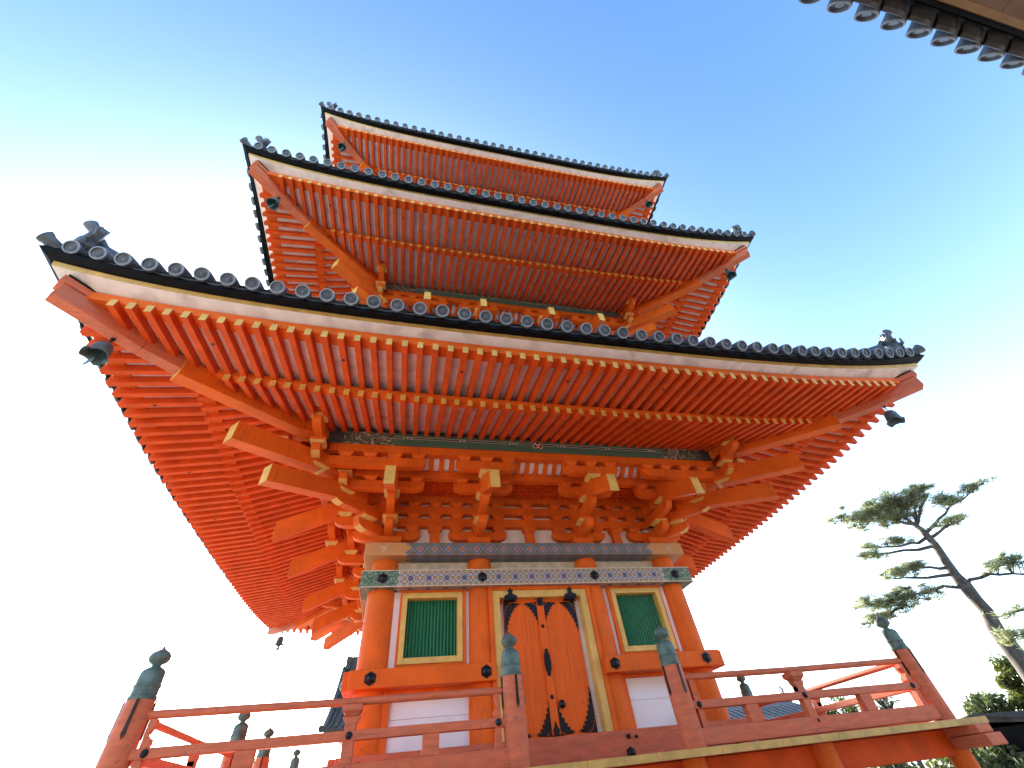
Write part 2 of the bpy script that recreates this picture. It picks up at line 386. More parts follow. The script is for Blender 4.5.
# door bay
def door(k):
    mb = MB()
    mb.box(-.93, -.86, -2.95, -2.66, .065, 2.13).box(.86, .93, -2.95, -2.66, .065, 2.13).box(-.86, .86, -2.95, -2.66, 2.075, 2.13)
    mb.box(-.70, .70, -2.80, -2.66, 1.915, 1.97)
    ent('door_surround', mb, VERM, k, bevel=.006)
    fr = MB(); fr.box(-.86, -.735, -2.93, -2.66, .066, 2.075).box(.735, .86, -2.93, -2.66, .066, 2.075).box(-.735, .735, -2.93, -2.66, 1.955, 2.075)
    ent('door_frame', fr, YEL, k, bevel=.012)
    wp = MB().box(-.735, -.655, -2.75, -2.66, .07, 1.955); ent('door_side_panel', wp, WHITE, k); wp = MB().box(.655, .735, -2.75, -2.66, .07, 1.955); ent('door_side_panel', wp, WHITE, k)
    for sx in (-1, 1):
        d = MB(); x0, x1 = (.012, .645) if sx > 0 else (-.645, -.012)
        d.box(x0, x1, -2.80, -2.72, .08, 1.92)
        do = ent('door', d, DOORM, k, bevel=.004)
        # filigree corner plates, arched inner edge
        fm = MB()
        for (cx, dx) in ((x0, 1), (x1, -1)):
            for (cz, dz, HH) in ((1.915, -1, .42), (.085, 1, .50)):
                W = .265; pts = [(cx, cz)]
                n = 9
                for i in range(n+1):
                    t = i/n; a = t*math.pi/2
                    # superellipse arch edge from (W, 0) to (0, HH)
                    ux = W*(1-math.sin(a)**1.15); uz = HH*(1-math.cos(a)**1.15)*1.0
                    ux, uz = W*(1-t)**1.9+.022, HH*t**1.9+.0
                    pts.append((cx+dx*(W*(1-t)**1.45+.034), cz+dz*(HH*t**1.45*1.05+.04)))
                    if i < n: 
                        tm = t+.5/n
                        pts.append((cx+dx*(W*(1-tm)**1.45+.012), cz+dz*(HH*tm**1.45*1.05+.015)))
                pts.append((cx, cz+dz*(HH+.02)))
                fm = MB(); fm.prism([(a-cx, b-cz) for a, b in pts], (cx, -2.806, cz), (1,0,0), (0,0,1), (0,1,0), .010+.0006*(dx > 0)+.0003*(dz > 0)); fm.build('corner_plate', BLACK, do)
        hm = MB()
        for (cx, dx) in ((x0, 1), (x1, -1)):
            for (cz, dz) in ((1.915, -1), (.085, 1)):
                for q in range(7):
                    t = (q+.5)/7; px = cx+dx*(.25*(1-t)**1.7*.45+.018); pz = cz+dz*(.38*t**1.7*.45+.02)
                    hm.lathe([(.009, 0), (.006, .004), (.0001, .005)], (px, -2.811, pz), 6, 0, axis=(0,-1,0))
        hm.build('plate_opening', VERM, do)
    c = MB().box(-.062, .062, -2.835, -2.80, .10, 1.90); cb = ent('meeting_batten', c, DOORM, k, bevel=.004)
    s = MB()
    for z in (1.52, .55): MB().lathe([(.03, 0), (.024, .012), (.0001, .022)], (0, -2.835, z), 12, 0, axis=(0,-1,0)).build('stud', BLACK, cb)
    s.prism([(-.045,-.11),(-.055,0),(-.045,.11),(-.02,.15),(-.03,.17),(0,.19),(.03,.17),(.02,.15),(.045,.11),(.055,0),(.045,-.11),(.02,-.15),(.03,-.17),(0,-.19),(-.03,-.17),(-.02,-.15)], (0, -2.845, 1.0), (1,0,0), (0,0,1), (0,1,0), .02)
    s.build('lock_plate', BLACK, cb); MB().box(-.05, .05, -2.85, -2.836, 1.84, 1.90).build('batten_cap', BLACK, cb); s = MB().prism([(-.04,0),(.04,0),(.05,.06),(.02,.1),(0,.16),(-.02,.1),(-.05,.06)], (0, -2.842, .10), (1,0,0), (0,0,1), (0,1,0), .012)
    s.build('batten_foot', BLACK, cb)
    h = MB()
    for sx in (-1, 1):
        h = MB(); h.prism([(-.12,-.02),(.12,-.02),(.10,.03),(.045,.045),(.03,.08),(.05,.10),(.02,.13),(0,.16),(-.02,.13),(-.05,.10),(-.03,.08),(-.045,.045),(-.10,.03)], (sx*.545, -2.945, 1.955), (1,0,0), (0,0,1), (0,1,0), .025)
        h.box(sx*.545-.10, sx*.545+.10, -2.94, -2.80, 1.915, 1.935)
        ent('hinge_bracket', h, BLACK, k)
    h = MB(); h.box(-.04, .04, -2.87, -2.80, 1.90, 1.965)
    ent('latch', h, BLACK, k)
    kn = MB().lathe([(.02,0),(.02,.02),(.05,.03),(.055,.05),(.03,.07),(.0001,.08)], (.14, -2.80, .45), 12, 0, axis=(0,-1,0))
    ent('door_knob', kn, BLACK, k, smooth=True)
for k in range(4): door(k)

# ------------------------------------------------------------------ brackets
def arm(mb, c, axis, L, h, t, z0, full=(1, 1), mi=0, yi=None):
    """bow-shaped bracket arm, centred c (x,y), running along axis, bottom at z0"""
    A = Vector((axis[0], axis[1], 0)).normalized(); Cv = Vector((-A.y, A.x, 0))
    hl = L/2; r = h*1.15
    def endp(s):
        pts = []
        for q in range(6):
            a = R(90*q/5); pts.append((s*(hl-r*(1-math.sin(a))*1.0), h*.62*(1-math.cos(a))))
        return pts
    right = endp(1); left = endp(-1)[::-1]
    if not full[1]: right = [(hl, 0)]
    if not full[0]: left = [(-hl, 0)]
    prof = left+right+[(hl, h), (-hl, h)]
    n = len(prof); side = [None]*n
    if yi is not None:
        nl = len(left)
        for i in range(nl, nl+len(right)-1):
            if i-nl < 3: side[i] = yi
    mb.prism(prof, (c[0], c[1], z0), A, (0,0,1), Cv, t, mi, side=side)
def block(mb, x, y, z0, w=.25, h=.10, rot=0, mi=0, yi=None, k=.45, d=None):
    d = d or w
    c, s = math.cos(rot), math.sin(rot); vs = []
    for ww, z in ((.64, 0), (.76, h*.2), (1, h*k), (1, h)):
        for a, b in ((-1,-1),(1,-1),(1,1),(-1,1)):
            px, py = a*w/2*ww, b*d/2*ww; vs.append((x+px*c-py*s, y+px*s+py*c, z0+z))
    fs = [(3,2,1,0), (12,13,14,15)]; ms = [yi if yi is not None else mi, mi]
    for j in range(3):
        for i in range(4):
            fs.append((j*4+i, j*4+(i+1) % 4, (j+1)*4+(i+1) % 4, (j+1)*4+i)); ms.append(yi if (yi is not None and j < 2) else mi)
    mb.add(vs, fs, ms)
BM = [VERM, YEL]
# step distances (out from the wall axis) and heights in first-storey coordinates
Y1, Y2, Y3 = 3.12, 3.53, 3.96
def wall_xs(a, b):
    side = [a-(a-b)*i/4 for i in range(5)]
    return sorted(set([round(-v, 3) for v in side]+[round(v, 3) for v in side]+[0.]+([round(b-.415, 3), round(-b+.415, 3)])))
def bracket_front(x0, d=0):
    """parts of one straight cluster at x0: returns dict name -> list of MB"""
    out = {}
    body = MB()
    block(body, x0, -A1+d, 2.865, .42, .19, k=.5, yi=None)
    arm(body, (x0, -(A1+Y1)/2+d-.08), (0, -1), Y1-A1+.44, .18, .135, 3.04, full=(0, 1))
    arm(body, (x0, -(A1+Y2)/2+d-.08), (0, -1), Y2-A1+.36, .18, .135, 3.32, full=(0, 1))
    out['body'] = body
    out['arms'] = []
    for (yy, z) in ((A1, 3.045), (Y2, 3.60), (Y3, 3.80)):
        m = MB(); arm(m, (x0, -yy+d), (1, 0), 1.13, .175, .14, z); out['arms'].append(m)
    bl = []
    for (yy, z, h, yi) in ((A1, 3.22, .10, None), (Y2, 3.775, .085, None), (Y3, 3.975, .11, None)):
        for q in (-1, 0, 1):
            if q == 0 and yy == Y2: continue
            m = MB(); block(m, x0+q*.415, -yy+d, z, .24, h, yi=yi); bl.append(m)
    for (yy, z, h) in ((Y1, 3.22, .10), (Y2, 3.50, .10), (Y3, 3.695, .11)):
        m = MB(); block(m, x0, -yy+d, z, .27, h, yi=1, k=.6); bl.append(m)
    out['blocks'] = bl
    t = MB(); sl = .46; yt = 4.66
    t.beam((x0, -2.85+d, 3.05+sl*(yt-2.85)), (x0, -yt+d, 3.05), .165, .33, 0, end=1); out['tail'] = t
    return out
def bracket_corner(a, d=0):
    """corner cluster at (-a,-a)"""
    out = {}; body = MB(); c = -A1+d; D = Vector((-1, -1, 0)).normalized(); rt = R(45)
    block(body, c, c, 2.865, .46, .19, k=.5)
    def dg(Y): return -Y+d
    for Yn, z, ex in ((Y1, 3.04, .2), (Y2, 3.32, .2)):
        e = (Yn-A1)*math.sqrt(2)+ex; m = (c+D.x*e/2, c+D.y*e/2)
        arm(body, m, (D.x, D.y), e, .18, .15, z, full=(0, 1), yi=1)
    # arms leaving the corner square to each face
    for Yn, z, ex in ((Y1, 3.04, .22), (Y2, 3.32, .18)):
        arm(body, (c, -(A1+Yn)/2+d-ex/2), (0, -1), Yn-A1+ex, .18, .135, z, full=(0, 1))
        arm(body, (-(A1+Yn)/2+d-ex/2, c), (-1, 0), Yn-A1+ex, .18, .135, z, full=(0, 1))
    out['body'] = body; out['arms'] = []; bl = []
    for (yy, z, e0, e1) in ((A1, 3.045, -2.14, -3.3), (Y2, 3.60, -2.14, -3.86), (Y3, 3.80, -2.14, -4.38)):
        m = MB(); L = e0-e1
        arm(m, ((e0+e1)/2+d, -yy+d), (-1, 0), L, .175, .14, z, yi=1)
        arm(m, (-yy+d, (e0+e1)/2+d), (0, -1), L, .175, .142, z, yi=1); out['arms'].append(m)
    for z, yy, xs in ((3.22, A1, (-2.285, -3.12)), (3.775, Y2, (-2.285, -3.10, -3.70)), (3.975, Y3, (-2.285, -2.7, -3.12, -3.53))):
        for x in xs:
            for sw in (0, 1):
                m = MB(); p = (x+d, -yy+d) if sw == 0 else (-yy+d, x+d); block(m, *p, z, .24, .10, yi=1 if x < -3.6 else None); bl.append(m)
    for Yn, z in ((Y1, 3.22), (Y2, 3.50)):
        m = MB(); block(m, dg(Yn), dg(Yn), z, .30, .10, rot=rt, yi=1); bl.append(m)
        m = MB(); block(m, c, dg(Yn), z, .27, .10, yi=1, k=.6); bl.append(m)
        m = MB(); block(m, dg(Yn), c, z, .27, .10, yi=1, k=.6); bl.append(m)
    m = MB(); block(m, dg(Y3), dg(Y3), 3.70, .32, .11, rot=rt, yi=1); bl.append(m)
    # stepped arm ends at the crossing that carry the hip rafter
    for sw in (0, 1):
        P = (lambda u, v: (u+d, v+d)) if sw == 0 else (lambda u, v: (v+d, u+d))
        m = MB(); arm(m, P(-Y3, -4.3), (0, -1) if sw == 0 else (-1, 0), .95, .155, .138+.002*sw, 4.087, full=(0, 1)); bl.append(m)
        for u, z, h in ((-4.26, 3.982, .105), (-4.64, 4.245, .10)):
            m = MB(); block(m, *P(-Y3, u), z, .25, h, yi=1); bl.append(m)
        m = MB(); arm(m, P(-Y3, -4.55), (0, -1) if sw == 0 else (-1, 0), .70, .13, .12, 4.345, full=(0, 1)); bl.append(m)
    out['blocks'] = bl; tails = []
    def dgp(u, z): return (dg(u), dg(u), z)
    t = MB(); t.beam(dgp(3.2, 3.10+.30*(4.50-3.2)*1.0), dgp(4.50, 3.10), .20, .30, 0, end=1); tails.append(t)
    t = MB(); t.beam(dgp(3.3, 3.47+.22*(4.98-3.3)), dgp(4.98, 3.47), .22, .32, 0, end=1); tails.append(t)
    # tail rafters square to each face
    sl = .46; yt = 4.66
    t = MB(); t.beam((c, -2.85+d, 3.05+sl*(yt-2.85)), (c, -yt+d, 3.05), .165, .33, 0, end=1); tails.append(t)
    t = MB(); t.beam((-2.85+d, c, 3.05+sl*(yt-2.85)), (-yt+d, c, 3.05), .165, .33, 0, end=1); tails.append(t)
    out['tail'] = tails
    return out
def shift(mb, dz):
    for i, v in enumerate(mb.v): mb.v[i] = (v[0], v[1], v[2]+dz)
    return mb
def place_cluster(c, ks, dz, detail, bev=.006):
    for k in ks:
        if k == ks[0] or True:
            tails = c['tail'] if isinstance(c['tail'], list) else [c['tail']]
            if detail:
                key = id(c)
                if key not in ORI:
                    b = MB().merge(c['body']).build('bracket_set', BM, PG, k, bevel=bev)
                    for m in c['arms']: m.build('bracket_arm', BM, b, bevel=bev)
                    for m in c['blocks']: m.build('bearing_block', BM, b)
                    for m in tails: m.build('tail_rafter', [VERM, YEL], b, bevel=bev)
                    ORI[key] = (b, c)
                else:
                    b = dup(ORI[key][0], PG, k)
            else:
                key = id(c)
                if key not in ORI:
                    m = MB().merge(c['body'])
                    for q in c['arms']+c['blocks']: m.merge(q)
                    b = shift(m, dz).build('bracket_set', BM, PG, k)
                    for q in tails: shift(MB().merge(q), dz).build('tail_rafter', [VERM, YEL], b)
                    ORI[key] = (b, c)
                else: dup(ORI[key][0], PG, k)
KEEP = []
def cont_beams(a, b, d, dz, full):
    """wall beams, step beams, purlin and the stuff between, front face"""
    o = {}
    m = MB()
    for z in (3.32, 3.58, 3.84): m.box(-A1+d-.45, A1-d+.45, -A1+d-.07, -A1+d+.07, z, z+.165)
    o['wall_beam'] = (m, VERM, .006)
    o['spacer_block'] = []
    o['strut'] = []
    for x in wall_xs(a, b):
        for z in (3.485, 3.745):
            m = MB(); block(m, x, -A1+d, z, .24, .095); o['spacer_block'].append(m)
        near = min(abs(x-c) for c in (-a, -b, b, a))
        if near > .5 or x == 0:      # strut between clusters
            m = MB(); m.prism([(-.13, 0), (.13, 0), (.085, .06), (.085, .34), (-.085, .34), (-.085, .06)], (x, -A1+d, 2.865), (1,0,0), (0,0,1), (0,1,0), .12)
            block(m, x, -A1+d, 3.205, .26, .115); o['strut'].append(m)
    m = MB(); m.box(-Y2+d-.3, Y2-d+.3, -Y2+d-.07, -Y2+d+.07, 3.86, 4.01)
    m.box(-Y3+d-.35, Y3-d+.35, -Y3+d-.07, -Y3+d+.07, 4.085, 4.24)
    o['step_beam'] = (m, VERM, .006)
    m = MB(); P = Y3-d+.08
    m.box(-P-.014, P+.014, -P-.02, -P+.20, 4.245, 4.52)
    o['purlin'] = (m, PURP, .01)
    # lattice ceiling between wall and second step
    m = MB(); m.box(-Y2+d, Y2-d, -Y2+d+.07, -A1+d, 3.985, 4.0, 0)
    y = -A1+d-.14
    while y > -Y2+d+.1:
        m.box(-Y2+d+.1, Y2-d-.1, y-.018, y+.018, 3.94, 3.985, 0); y -= .14
    x = -Y2+d+.2
    while x < Y2-d-.1:
        m.box(x-.018, x+.018, -Y2+d+.07, -A1+d-.07, 3.945, 3.983, 0); x += .14
    o['lattice_ceiling'] = (m, VERMR, 0)
    # curved ribs with white boards behind
    m = MB(); w = MB(); n = 6
    pr = [(-Y2+d-.07-(.32)*t, 3.98+.22*t**1.6) for t in [i/n for i in range(n+1)]]
    x = -Y2+d
    xs = []
    while x <= Y2-d+.001: xs.append(x); x += .186
    for x in xs:
        m.prism(pr+[(p[0], p[1]+.04) for p in pr[::-1]], (x, 0, 0), (0,1,0), (0,0,1), (1,0,0), .085)
    X = Y2-d+.02
    vs = []; fs = []
    for i, p in enumerate(pr): vs += [(-X, p[0], p[1]+.042), (X, p[0], p[1]+.042)]
    for i in range(n): fs.append((2*i, 2*i+1, 2*i+3, 2*i+2))
    w.add(vs, fs)
    o['curved_rib'] = (m, VERM, 0); o['rib_board'] = (w, WHITE, 0)
    return o

# ------------------------------------------------------------------ eaves
def lift(x, d, k): return k*(abs(x)/(6.0-d))**3
def cl(v, a=0, b=1): return max(a, min(b, v))
def z_base(x, Y, d):   # bottom of base rafters; Y positive outward (first-storey distances)
    g = cl((Y-Y3)/(5.56-Y3)); return 3.93+.30*g*(abs(x)/(6-d))**3+.354*(5.56-Y)
def z_fly(x, Y, d):
    g = cl((Y-4.6)/(6.64-4.6)); return 3.94+.235*(.35+.65*g)*(abs(x)/(6-d))**3*(1.0)+.17*(6.64-Y)
def rafters(d, dz, N, s, kind, ks, indiv):
    """returns list of MB (front face) for each rafter"""
    out = []
    for i in range(N):
        x = s*(i-(N-1)/2); ax = abs(x)+d   # distance in storey-1 terms for hip clipping
        m = MB()
        if kind == 'fly':
            yin = max(5.30, ax+.08); yo = 6.64
            if yin > yo-.1: continue
            p0 = (x, -(yin-d), z_fly(x, yin, d)+dz); p1 = (x, -(yo-d), z_fly(x, yo, d)+dz)
            m.beam(p0, p1, .078, .125, 0, end=1)
            if i % 8 == 5:
                yq = 6.2; zz = z_fly(x, yq, d)+dz
                if ax+.1 < yq: m.lathe([(.022, 0), (.022, .006)], (x, -(yq-d), zz-.004), 8, 2)
        else:
            yin = max(2.75, ax+.10); yo = 5.57
            if yin > yo-.08: continue
            ym = (yin+yo)/2
            p0 = (x, -(yin-d), z_base(x, yin, d)+dz); p1 = (x, -(ym-d), z_base(x, ym, d)+dz); p2 = (x, -(yo-d), z_base(x, yo, d)+dz)
            m.beam(p0, p1, .080, .12, 0); m.beam(p1, p2, .080, .12, 0, end=1)
        out.append(m)
    return out
def sweep(prof, d, dz, T=24, mis=None, closed=True, flare=0):
    """prof: (Y, z, liftk): swept along the front eave with mitred ends"""
    vs = []; n = len(prof); fs = []; ms = []
    for j in range(2*T+1):
        t = (j-T)/T
        for (Y, z, lk) in prof:
            Y = Y+(flare*abs(t)**7 if Y > 6.65 else 0)
            x = t*(Y-d); vs.append((x, -(Y-d), z+lk*(abs(x)/(6-d))**3+dz))
    for j in range(2*T):
        for i in range(n if closed else n-1):
            i2 = (i+1) % n
            fs.append((j*n+i, (j+1)*n+i, (j+1)*n+i2, j*n+i2)); ms.append(mis[i] if mis else 0)
    return MB().add(vs, fs, ms)
def soffit(fn, Ya, Yb, d, dz, off, ny=5, T=20):
    vs = []; fs = []
    for i in range(ny+1):
        Y = Ya+(Yb-Ya)*i/ny
        for j in range(2*T+1):
            x = (j-T)/T*(Y-d); vs.append((x, -(Y-d), fn(x, Y, d)+off+dz))
    W = 2*T+1
    for i in range(ny):
        for j in range(2*T): fs.append((i*W+j, i*W+j+1, (i+1)*W+j+1, (i+1)*W+j))
    return MB().add(vs, fs)
TR = .095
def z_tile(x, d, k=.33): return 4.345+k*(abs(x)/(6-d))**3
def roof_z(Y): return .42*(7-Y)+.045*(7-Y)**2
endprof = [(.078, .22, 0), (TR, .05, 0), (TR, 0, 0), (TR-.004, -.012, 1), (TR-.020, -.012, 1), (TR-.024, .006, 0), (.045, .008, 0), (.038, 0, 0), (.030, .006, 0), (.012, -.004, 0), (.0001, -.006, 0)]
def round_tile(x, d, dz):
    z = z_tile(x, d)+dz+.01+random.uniform(-.007, .007); ax = Vector((random.uniform(-.04, .04), 1, .62+random.uniform(-.05, .05))).normalized(); x += random.uniform(-.008, .008)
    m = MB(); m.lathe(endprof, (x, -(7.0-d), z-.005), 20, 0, axis=ax); return m
def flat_lips(d, dz, N, s):
    m = MB()
    for i in range(-1, N):
        xa = s*(i-(N-1)/2); xb = xa+s
        H = 6.91-d
        xa, xb = max(xa, -H), min(xb, H)
        if xb-xa < .03: continue
        n = 6; top = []; bot = []
        for q in range(n+1):
            t = q/n; x = xa+(xb-xa)*t; z = z_tile(x, d)+dz
            sag = .030*math.sin(math.pi*t)
            top.append((x, z-.010-sag)); bot.append((x, z-.085-sag*.9))
        Yf, Yb = -(6.905-d), -(6.6-d)
        vs = []
        for (x, z) in top: vs.append((x, Yf, z))
        for (x, z) in bot: vs.append((x, Yf, z))
        for (x, z) in bot: vs.append((x, Yf+.03, z))
        for (x, z) in top: vs.append((x, Yb, z+.17))
        W = n+1
        fs = []; ms = []
        for q in range(n):
            fs.append((q, q+1, W+q+1, W+q)); ms.append(0)
            fs.append((W+q, W+q+1, 2*W+q+1, 2*W+q)); ms.append(0)
            fs.append((q, q+1, 3*W+q+1, 3*W+q)); ms.append(1)
        m.add(vs, fs, ms)
        # thin light upper edge of the pan tile
        for q in range(n):
            m.beam((top[q][0], Yf-.004, top[q][1]-.010), (top[q+1][0], Yf-.004, top[q+1][1]-.010), .014, .016, 1)
    return m
def roof_top(d, dz, N, s, Yin):
    vs = []; fs = []; T = 16; ny = 10
    for i in range(ny+1):
        Y = 6.95+(Yin-6.95)*i/ny
        for j in range(2*T+1):
            x = (j-T)/T*(Y-d+.0)
            k = (1-i/ny)**1.5
            vs.append((x, -(Y-d), 4.33+.33*(abs(x)/(6-d))**3*k+roof_z(Y)+dz-.02))
    W = 2*T+1
    for i in range(ny):
        for j in range(2*T): fs.append((i*W+j, i*W+j+1, (i+1)*W+j+1, (i+1)*W+j))
    m = MB().add(vs, fs)
    for i in range(N):
        x = s*(i-(N-1)/2); pts = []
        for q in range(9):
            Y = 6.9+(Yin-6.9)*q/8
            if Y-d < abs(x)+.05: break
            k = (1-q/8)**1.5
            pts.append((x, -(Y-d), 4.345+.33*(abs(x)/(6-d))**3*k+roof_z(Y)+dz+.02))
        if len(pts) > 1: m.tube(pts, .078, 6)
    return m

STO = [dict(a=2.70, b=1.04, d=0, dz=0, Nf=60, sf=.2077, Nb=50, Nt=45, st=.3042, Yin=2.65),
       dict(a=2.40, b=.94, d=.30, dz=5.58, Nf=57, sf=.2082, Nb=47, Nt=43, st=.3042, Yin=2.6),
       dict(a=2.07, b=.84, d=.63, dz=11.35, Nf=54, sf=.2075, Nb=44, Nt=41, st=.303, Yin=.8)]
rest_fly, rest_base, rest_tile, rest_small = MB(), MB(), MB(), MB()
def RZ(k): return Matrix.Rotation(R(90*k), 4, 'Z')
RM = [VERMR, YEL, BLACK]
for si, S in enumerate(STO):
    a, b, d, dz = S['a'], S['b'], S['d'], S['dz']
    # continuous members
    for nm, val in cont_beams(a, b, d, dz, si == 0).items():
        if isinstance(val, list):
            for m in val: shift(m, dz)
            if si == 0:
                for m in val: m.build(nm, VERM, PG, 0)
            for m in val:
                for k in (range(1, 4) if si == 0 else range(4)): rest_small.merge(m, RZ(k))
            continue
        m, mt, bv = val
        shift(m, dz if nm != 'purlin' else 0)
        if nm == 'purlin' and si > 0:
            for k in range(4):
                o = m.build(nm, mt, PG, k, bevel=bv); o.location.z += dz
            continue
        o = m.build(nm, mt, PG, 0, bevel=bv)
        for k in (1, 2, 3): dup(o, PG, k)
    # clusters
    cc = bracket_corner(a, d); KEEP.append(cc); place_cluster(cc, (0, 1, 2, 3), dz, si == 0)
    # square-to-face tail rafters at the other corner are part of the neighbour's cluster copy
    for x0 in (-b, b):
        cf = bracket_front(x0, d); KEEP.append(cf); place_cluster(cf, (0, 1, 2, 3), dz, si == 0)
    # rafters
    fly = rafters(d, dz, S['Nf'], S['sf'], 'fly', None, si == 0)
    bas = rafters(d, dz, S['Nb'], S['sf'], 'base', None, si == 0)
    for k in range(4):
        for lst, rest, nm in ((fly, rest_fly, 'flying_rafter'), (bas, rest_base, 'base_rafter')):
            for i, m in enumerate(lst):
                own = si == 0 and (k == 0 or (k == 3 and i >= len(lst)-40))
                if own: m.build(nm, RM, PG, k, fix=False)
                else: rest.merge(m, RZ(k))
        tiles = [round_tile(S['st']*(i-(S['Nt']-1)/2), d, dz) for i in range(S['Nt'])]
        for i, m in enumerate(tiles):
            if (k == 0 and si < 2): m.build('round_end_tile', [TILE, TRIM], PG, k, smooth=35)
            else: rest_tile.merge(m, RZ(k))
    parts = [
        ('soffit_board', soffit(z_base, 2.7, 5.5, d, dz, .123), WBOARD),
        ('soffit_board', soffit(z_fly, 5.3, 6.6, d, dz, .128), WBOARD),
        ('eave_batten', sweep([(5.40, 4.035, .30), (5.545, 4.03, .30), (5.545, 4.135, .30), (5.40, 4.14, .30)], d, dz), VERM),
        ('eave_fascia', sweep([(6.40, 4.075, .228), (6.60, 4.055, .228), (6.615, 4.175, .228), (6.36, 4.175, .228)], d, dz), VERM),
        ('eave_board', sweep([(6.50, 4.172, .226), (6.750, 4.238, .235), (6.765, 4.295, .25), (6.50, 4.295, .25)], d, dz, mis=[0, 1, 0, 0], flare=.10), [WBOARD, YEL2]),
        ('eave_underlay', sweep([(6.50, 4.298, .25), (6.80, 4.298, .25), (6.885, 4.262, .31), (6.80, 4.42, .33), (6.5, 4.5, .33)], d, dz, flare=.12), TILEK),
        ('pan_tiles', flat_lips(d, dz, S['Nt'], S['st']), [TILEK, TILE]),
        ('tile_roof', roof_top(d, dz, S['Nt'], S['st'], S['Yin']+d), TILE)]
    for nm, m, mt in parts:
        o = m.build(nm, mt, PG, 0, fix=False)
        for k in (1, 2, 3): dup(o, PG, k)
    # hip rafters & corner ridge, built at the (-,-) corner
    def q(u, z): return (-(u-d), -(u-d), z+dz)
    h = MB()
    h.beam(q(3.0, 4.40), q(4.35, 4.22), .25, .34, 0)
    h.beam(q(4.3, 4.205), q(5.66, 4.0), .225, .30, 0, end=1)
    h2 = MB()
    for u0, z0, u1, z1 in ((5.3, 4.12, 6.0, 4.09), (6.0, 4.09, 6.705, 4.16)): h2.beam(q(u0, z0), q(u1, z1), .19, .215, 0)
    h3 = MB()
    for u0, z0, u1, z1 in ((5.9, 4.312, 6.735, 4.382),): h3.beam(q(u0, z0), q(u1, z1), .235, .10, 0)
    h3.beam(q(6.1, 4.435), q(6.72, 4.487), .26, .02, 1)
    g = MB()   # corner tile pointing out
    ax = Vector((1, 1, -.55)).normalized()
    g.lathe([(.092, .0), (.092, .03), (.078, .05), (.074, .5)], q(7.03, 4.93), 20, 0, axis=ax)
    g.lathe([(.10, 0), (.085, -.008, 1), (.06, .004), (.0001, .002)], q(7.03, 4.93), 20, 0, axis=ax)
    rdg = MB(); pts = []
    for i in range(9):
        u = 6.72+(S['Yin']+d-6.72)*i/8; k_ = (1-i/8)**1.5
        pts.append((u, 4.345+.33*((u-d)/(6-d))**3*k_+roof_z(u)))
    for (u, z), (u2, z2) in zip(pts[:-1], pts[1:]):
        rdg.beam(q(u, z-.05), q(u2, z2-.05), .30, .22, 0); rdg.beam(q(u, z+.17), q(u2, z2+.17), .24, .13, 0)
    rdg.tube([q(u, z+.34) for u, z in pts], .085, 10)
    on = MB()   # demon tile with spiky rim and an up-turned cylinder
    A = Vector((1, -1, 0)).normalized(); Dn = Vector((-1, -1, 0)).normalized()
    prof = []
    for i in range(22):
        t = math.pi*(-.12+1.24*i/21); r = .27+(.075 if i % 2 else 0)
        prof.append((r*math.cos(t)*.95, r*math.sin(t)+.02))
    prof += [(-.30, -.22), (-.16, -.26), (.16, -.26), (.30, -.22)]
    on.prism(prof, q(6.80, 5.13), A, (0,0,1), Dn, .09)
    on.lathe([(.17, 0), (.16, .05), (.10, .09), (.0001, .10)], q(6.83, 5.14), 14, 0, axis=(-1, -1, .1))
    for s_ in (-1, 1):
        o0 = Vector(q(6.84, 5.18))+A*.09*s_; on.lathe([(.045, 0), (.04, .05), (.0001, .07)], o0, 8, 0, axis=(-1, -1, .1))
        on.tube([Vector(q(6.82, 5.30))+A*.10*s_, Vector(q(6.86, 5.42))+A*.16*s_, Vector(q(6.84, 5.52))+A*.12*s_], [.035, .025, .008], 6)
        on.tube([Vector(q(6.80, 5.0))+A*.2*s_, Vector(q(6.84, 4.98))+A*.34*s_, Vector(q(6.84, 5.06))+A*.40*s_], [.045, .03, .01], 6)
    to = MB(); ax2 = Vector((-1, -1, 1.25)).normalized()
    to.lathe([(.06, -.35), (.066, -.05), (.082, .03), (.082, .05), (.07, .055, 1), (.058, .04), (.0001, .04)], q(6.90, 5.53), 18, 0, axis=ax2)
    for nm, m, mt, kw in (('hip_rafter', h, [VERM, YEL], dict(bevel=.008)), ('hip_rafter_tip', h2, GLAREV, dict(bevel=.008)), ('hip_cap_board', h3, [GLAREV, BLACK], dict(bevel=.005)),
                          ('corner_tile', g, [TILE, TRIM], dict(smooth=40)), ('hip_ridge', rdg, TILE, dict(smooth=40)), ('ridge_end_ornament', on, TILE, {}), ('upturned_ridge_tile', to, [TILE, TRIM], dict(smooth=40))):
        o = m.build(nm, mt, PG, 0, **kw)
        for k in (1, 2, 3): dup(o, PG, k)
    # upper bodies
    if si > 0:
        m = MB(); A_ = a
        m.box(-A_+.1, A_-.1, -A_+.1, A_-.1, dz+.9, dz+4.1); o = m.build('upper_wall', WHITE, PG, 0)
        m = MB()
        for k in range(4):
            mm = MB()
            for x in (-a, -b, b): mm.lathe([(.22, dz+.8), (.21, dz+2.64)], (x, -a, 0), 20)
            mm.box(-a-.3, a+.3, -a-.3, -a+.2, dz+2.64, dz+2.865); mm.box(-a-.25, a+.25, -a-.28, -a-.05, dz+2.15, dz+2.38)
            mm.box(-a-.25, a+.25, -a-.28, -a-.05, dz+1.0, dz+1.3)
            m.merge(mm, RZ(k))
        m.build('upper_frame', VERM, PG, 0)
    else:
        MB().box(-2.55, 2.55, -2.55, 2.55, -.3, 5.2).build('sky_leak_block', WHITE, PG, 0)  # unseen box added inside the walls to stop sky leaking through
o = rest_small.build('spacer_block', VERM, PG, fix=False); tag(o, kind='stuff')
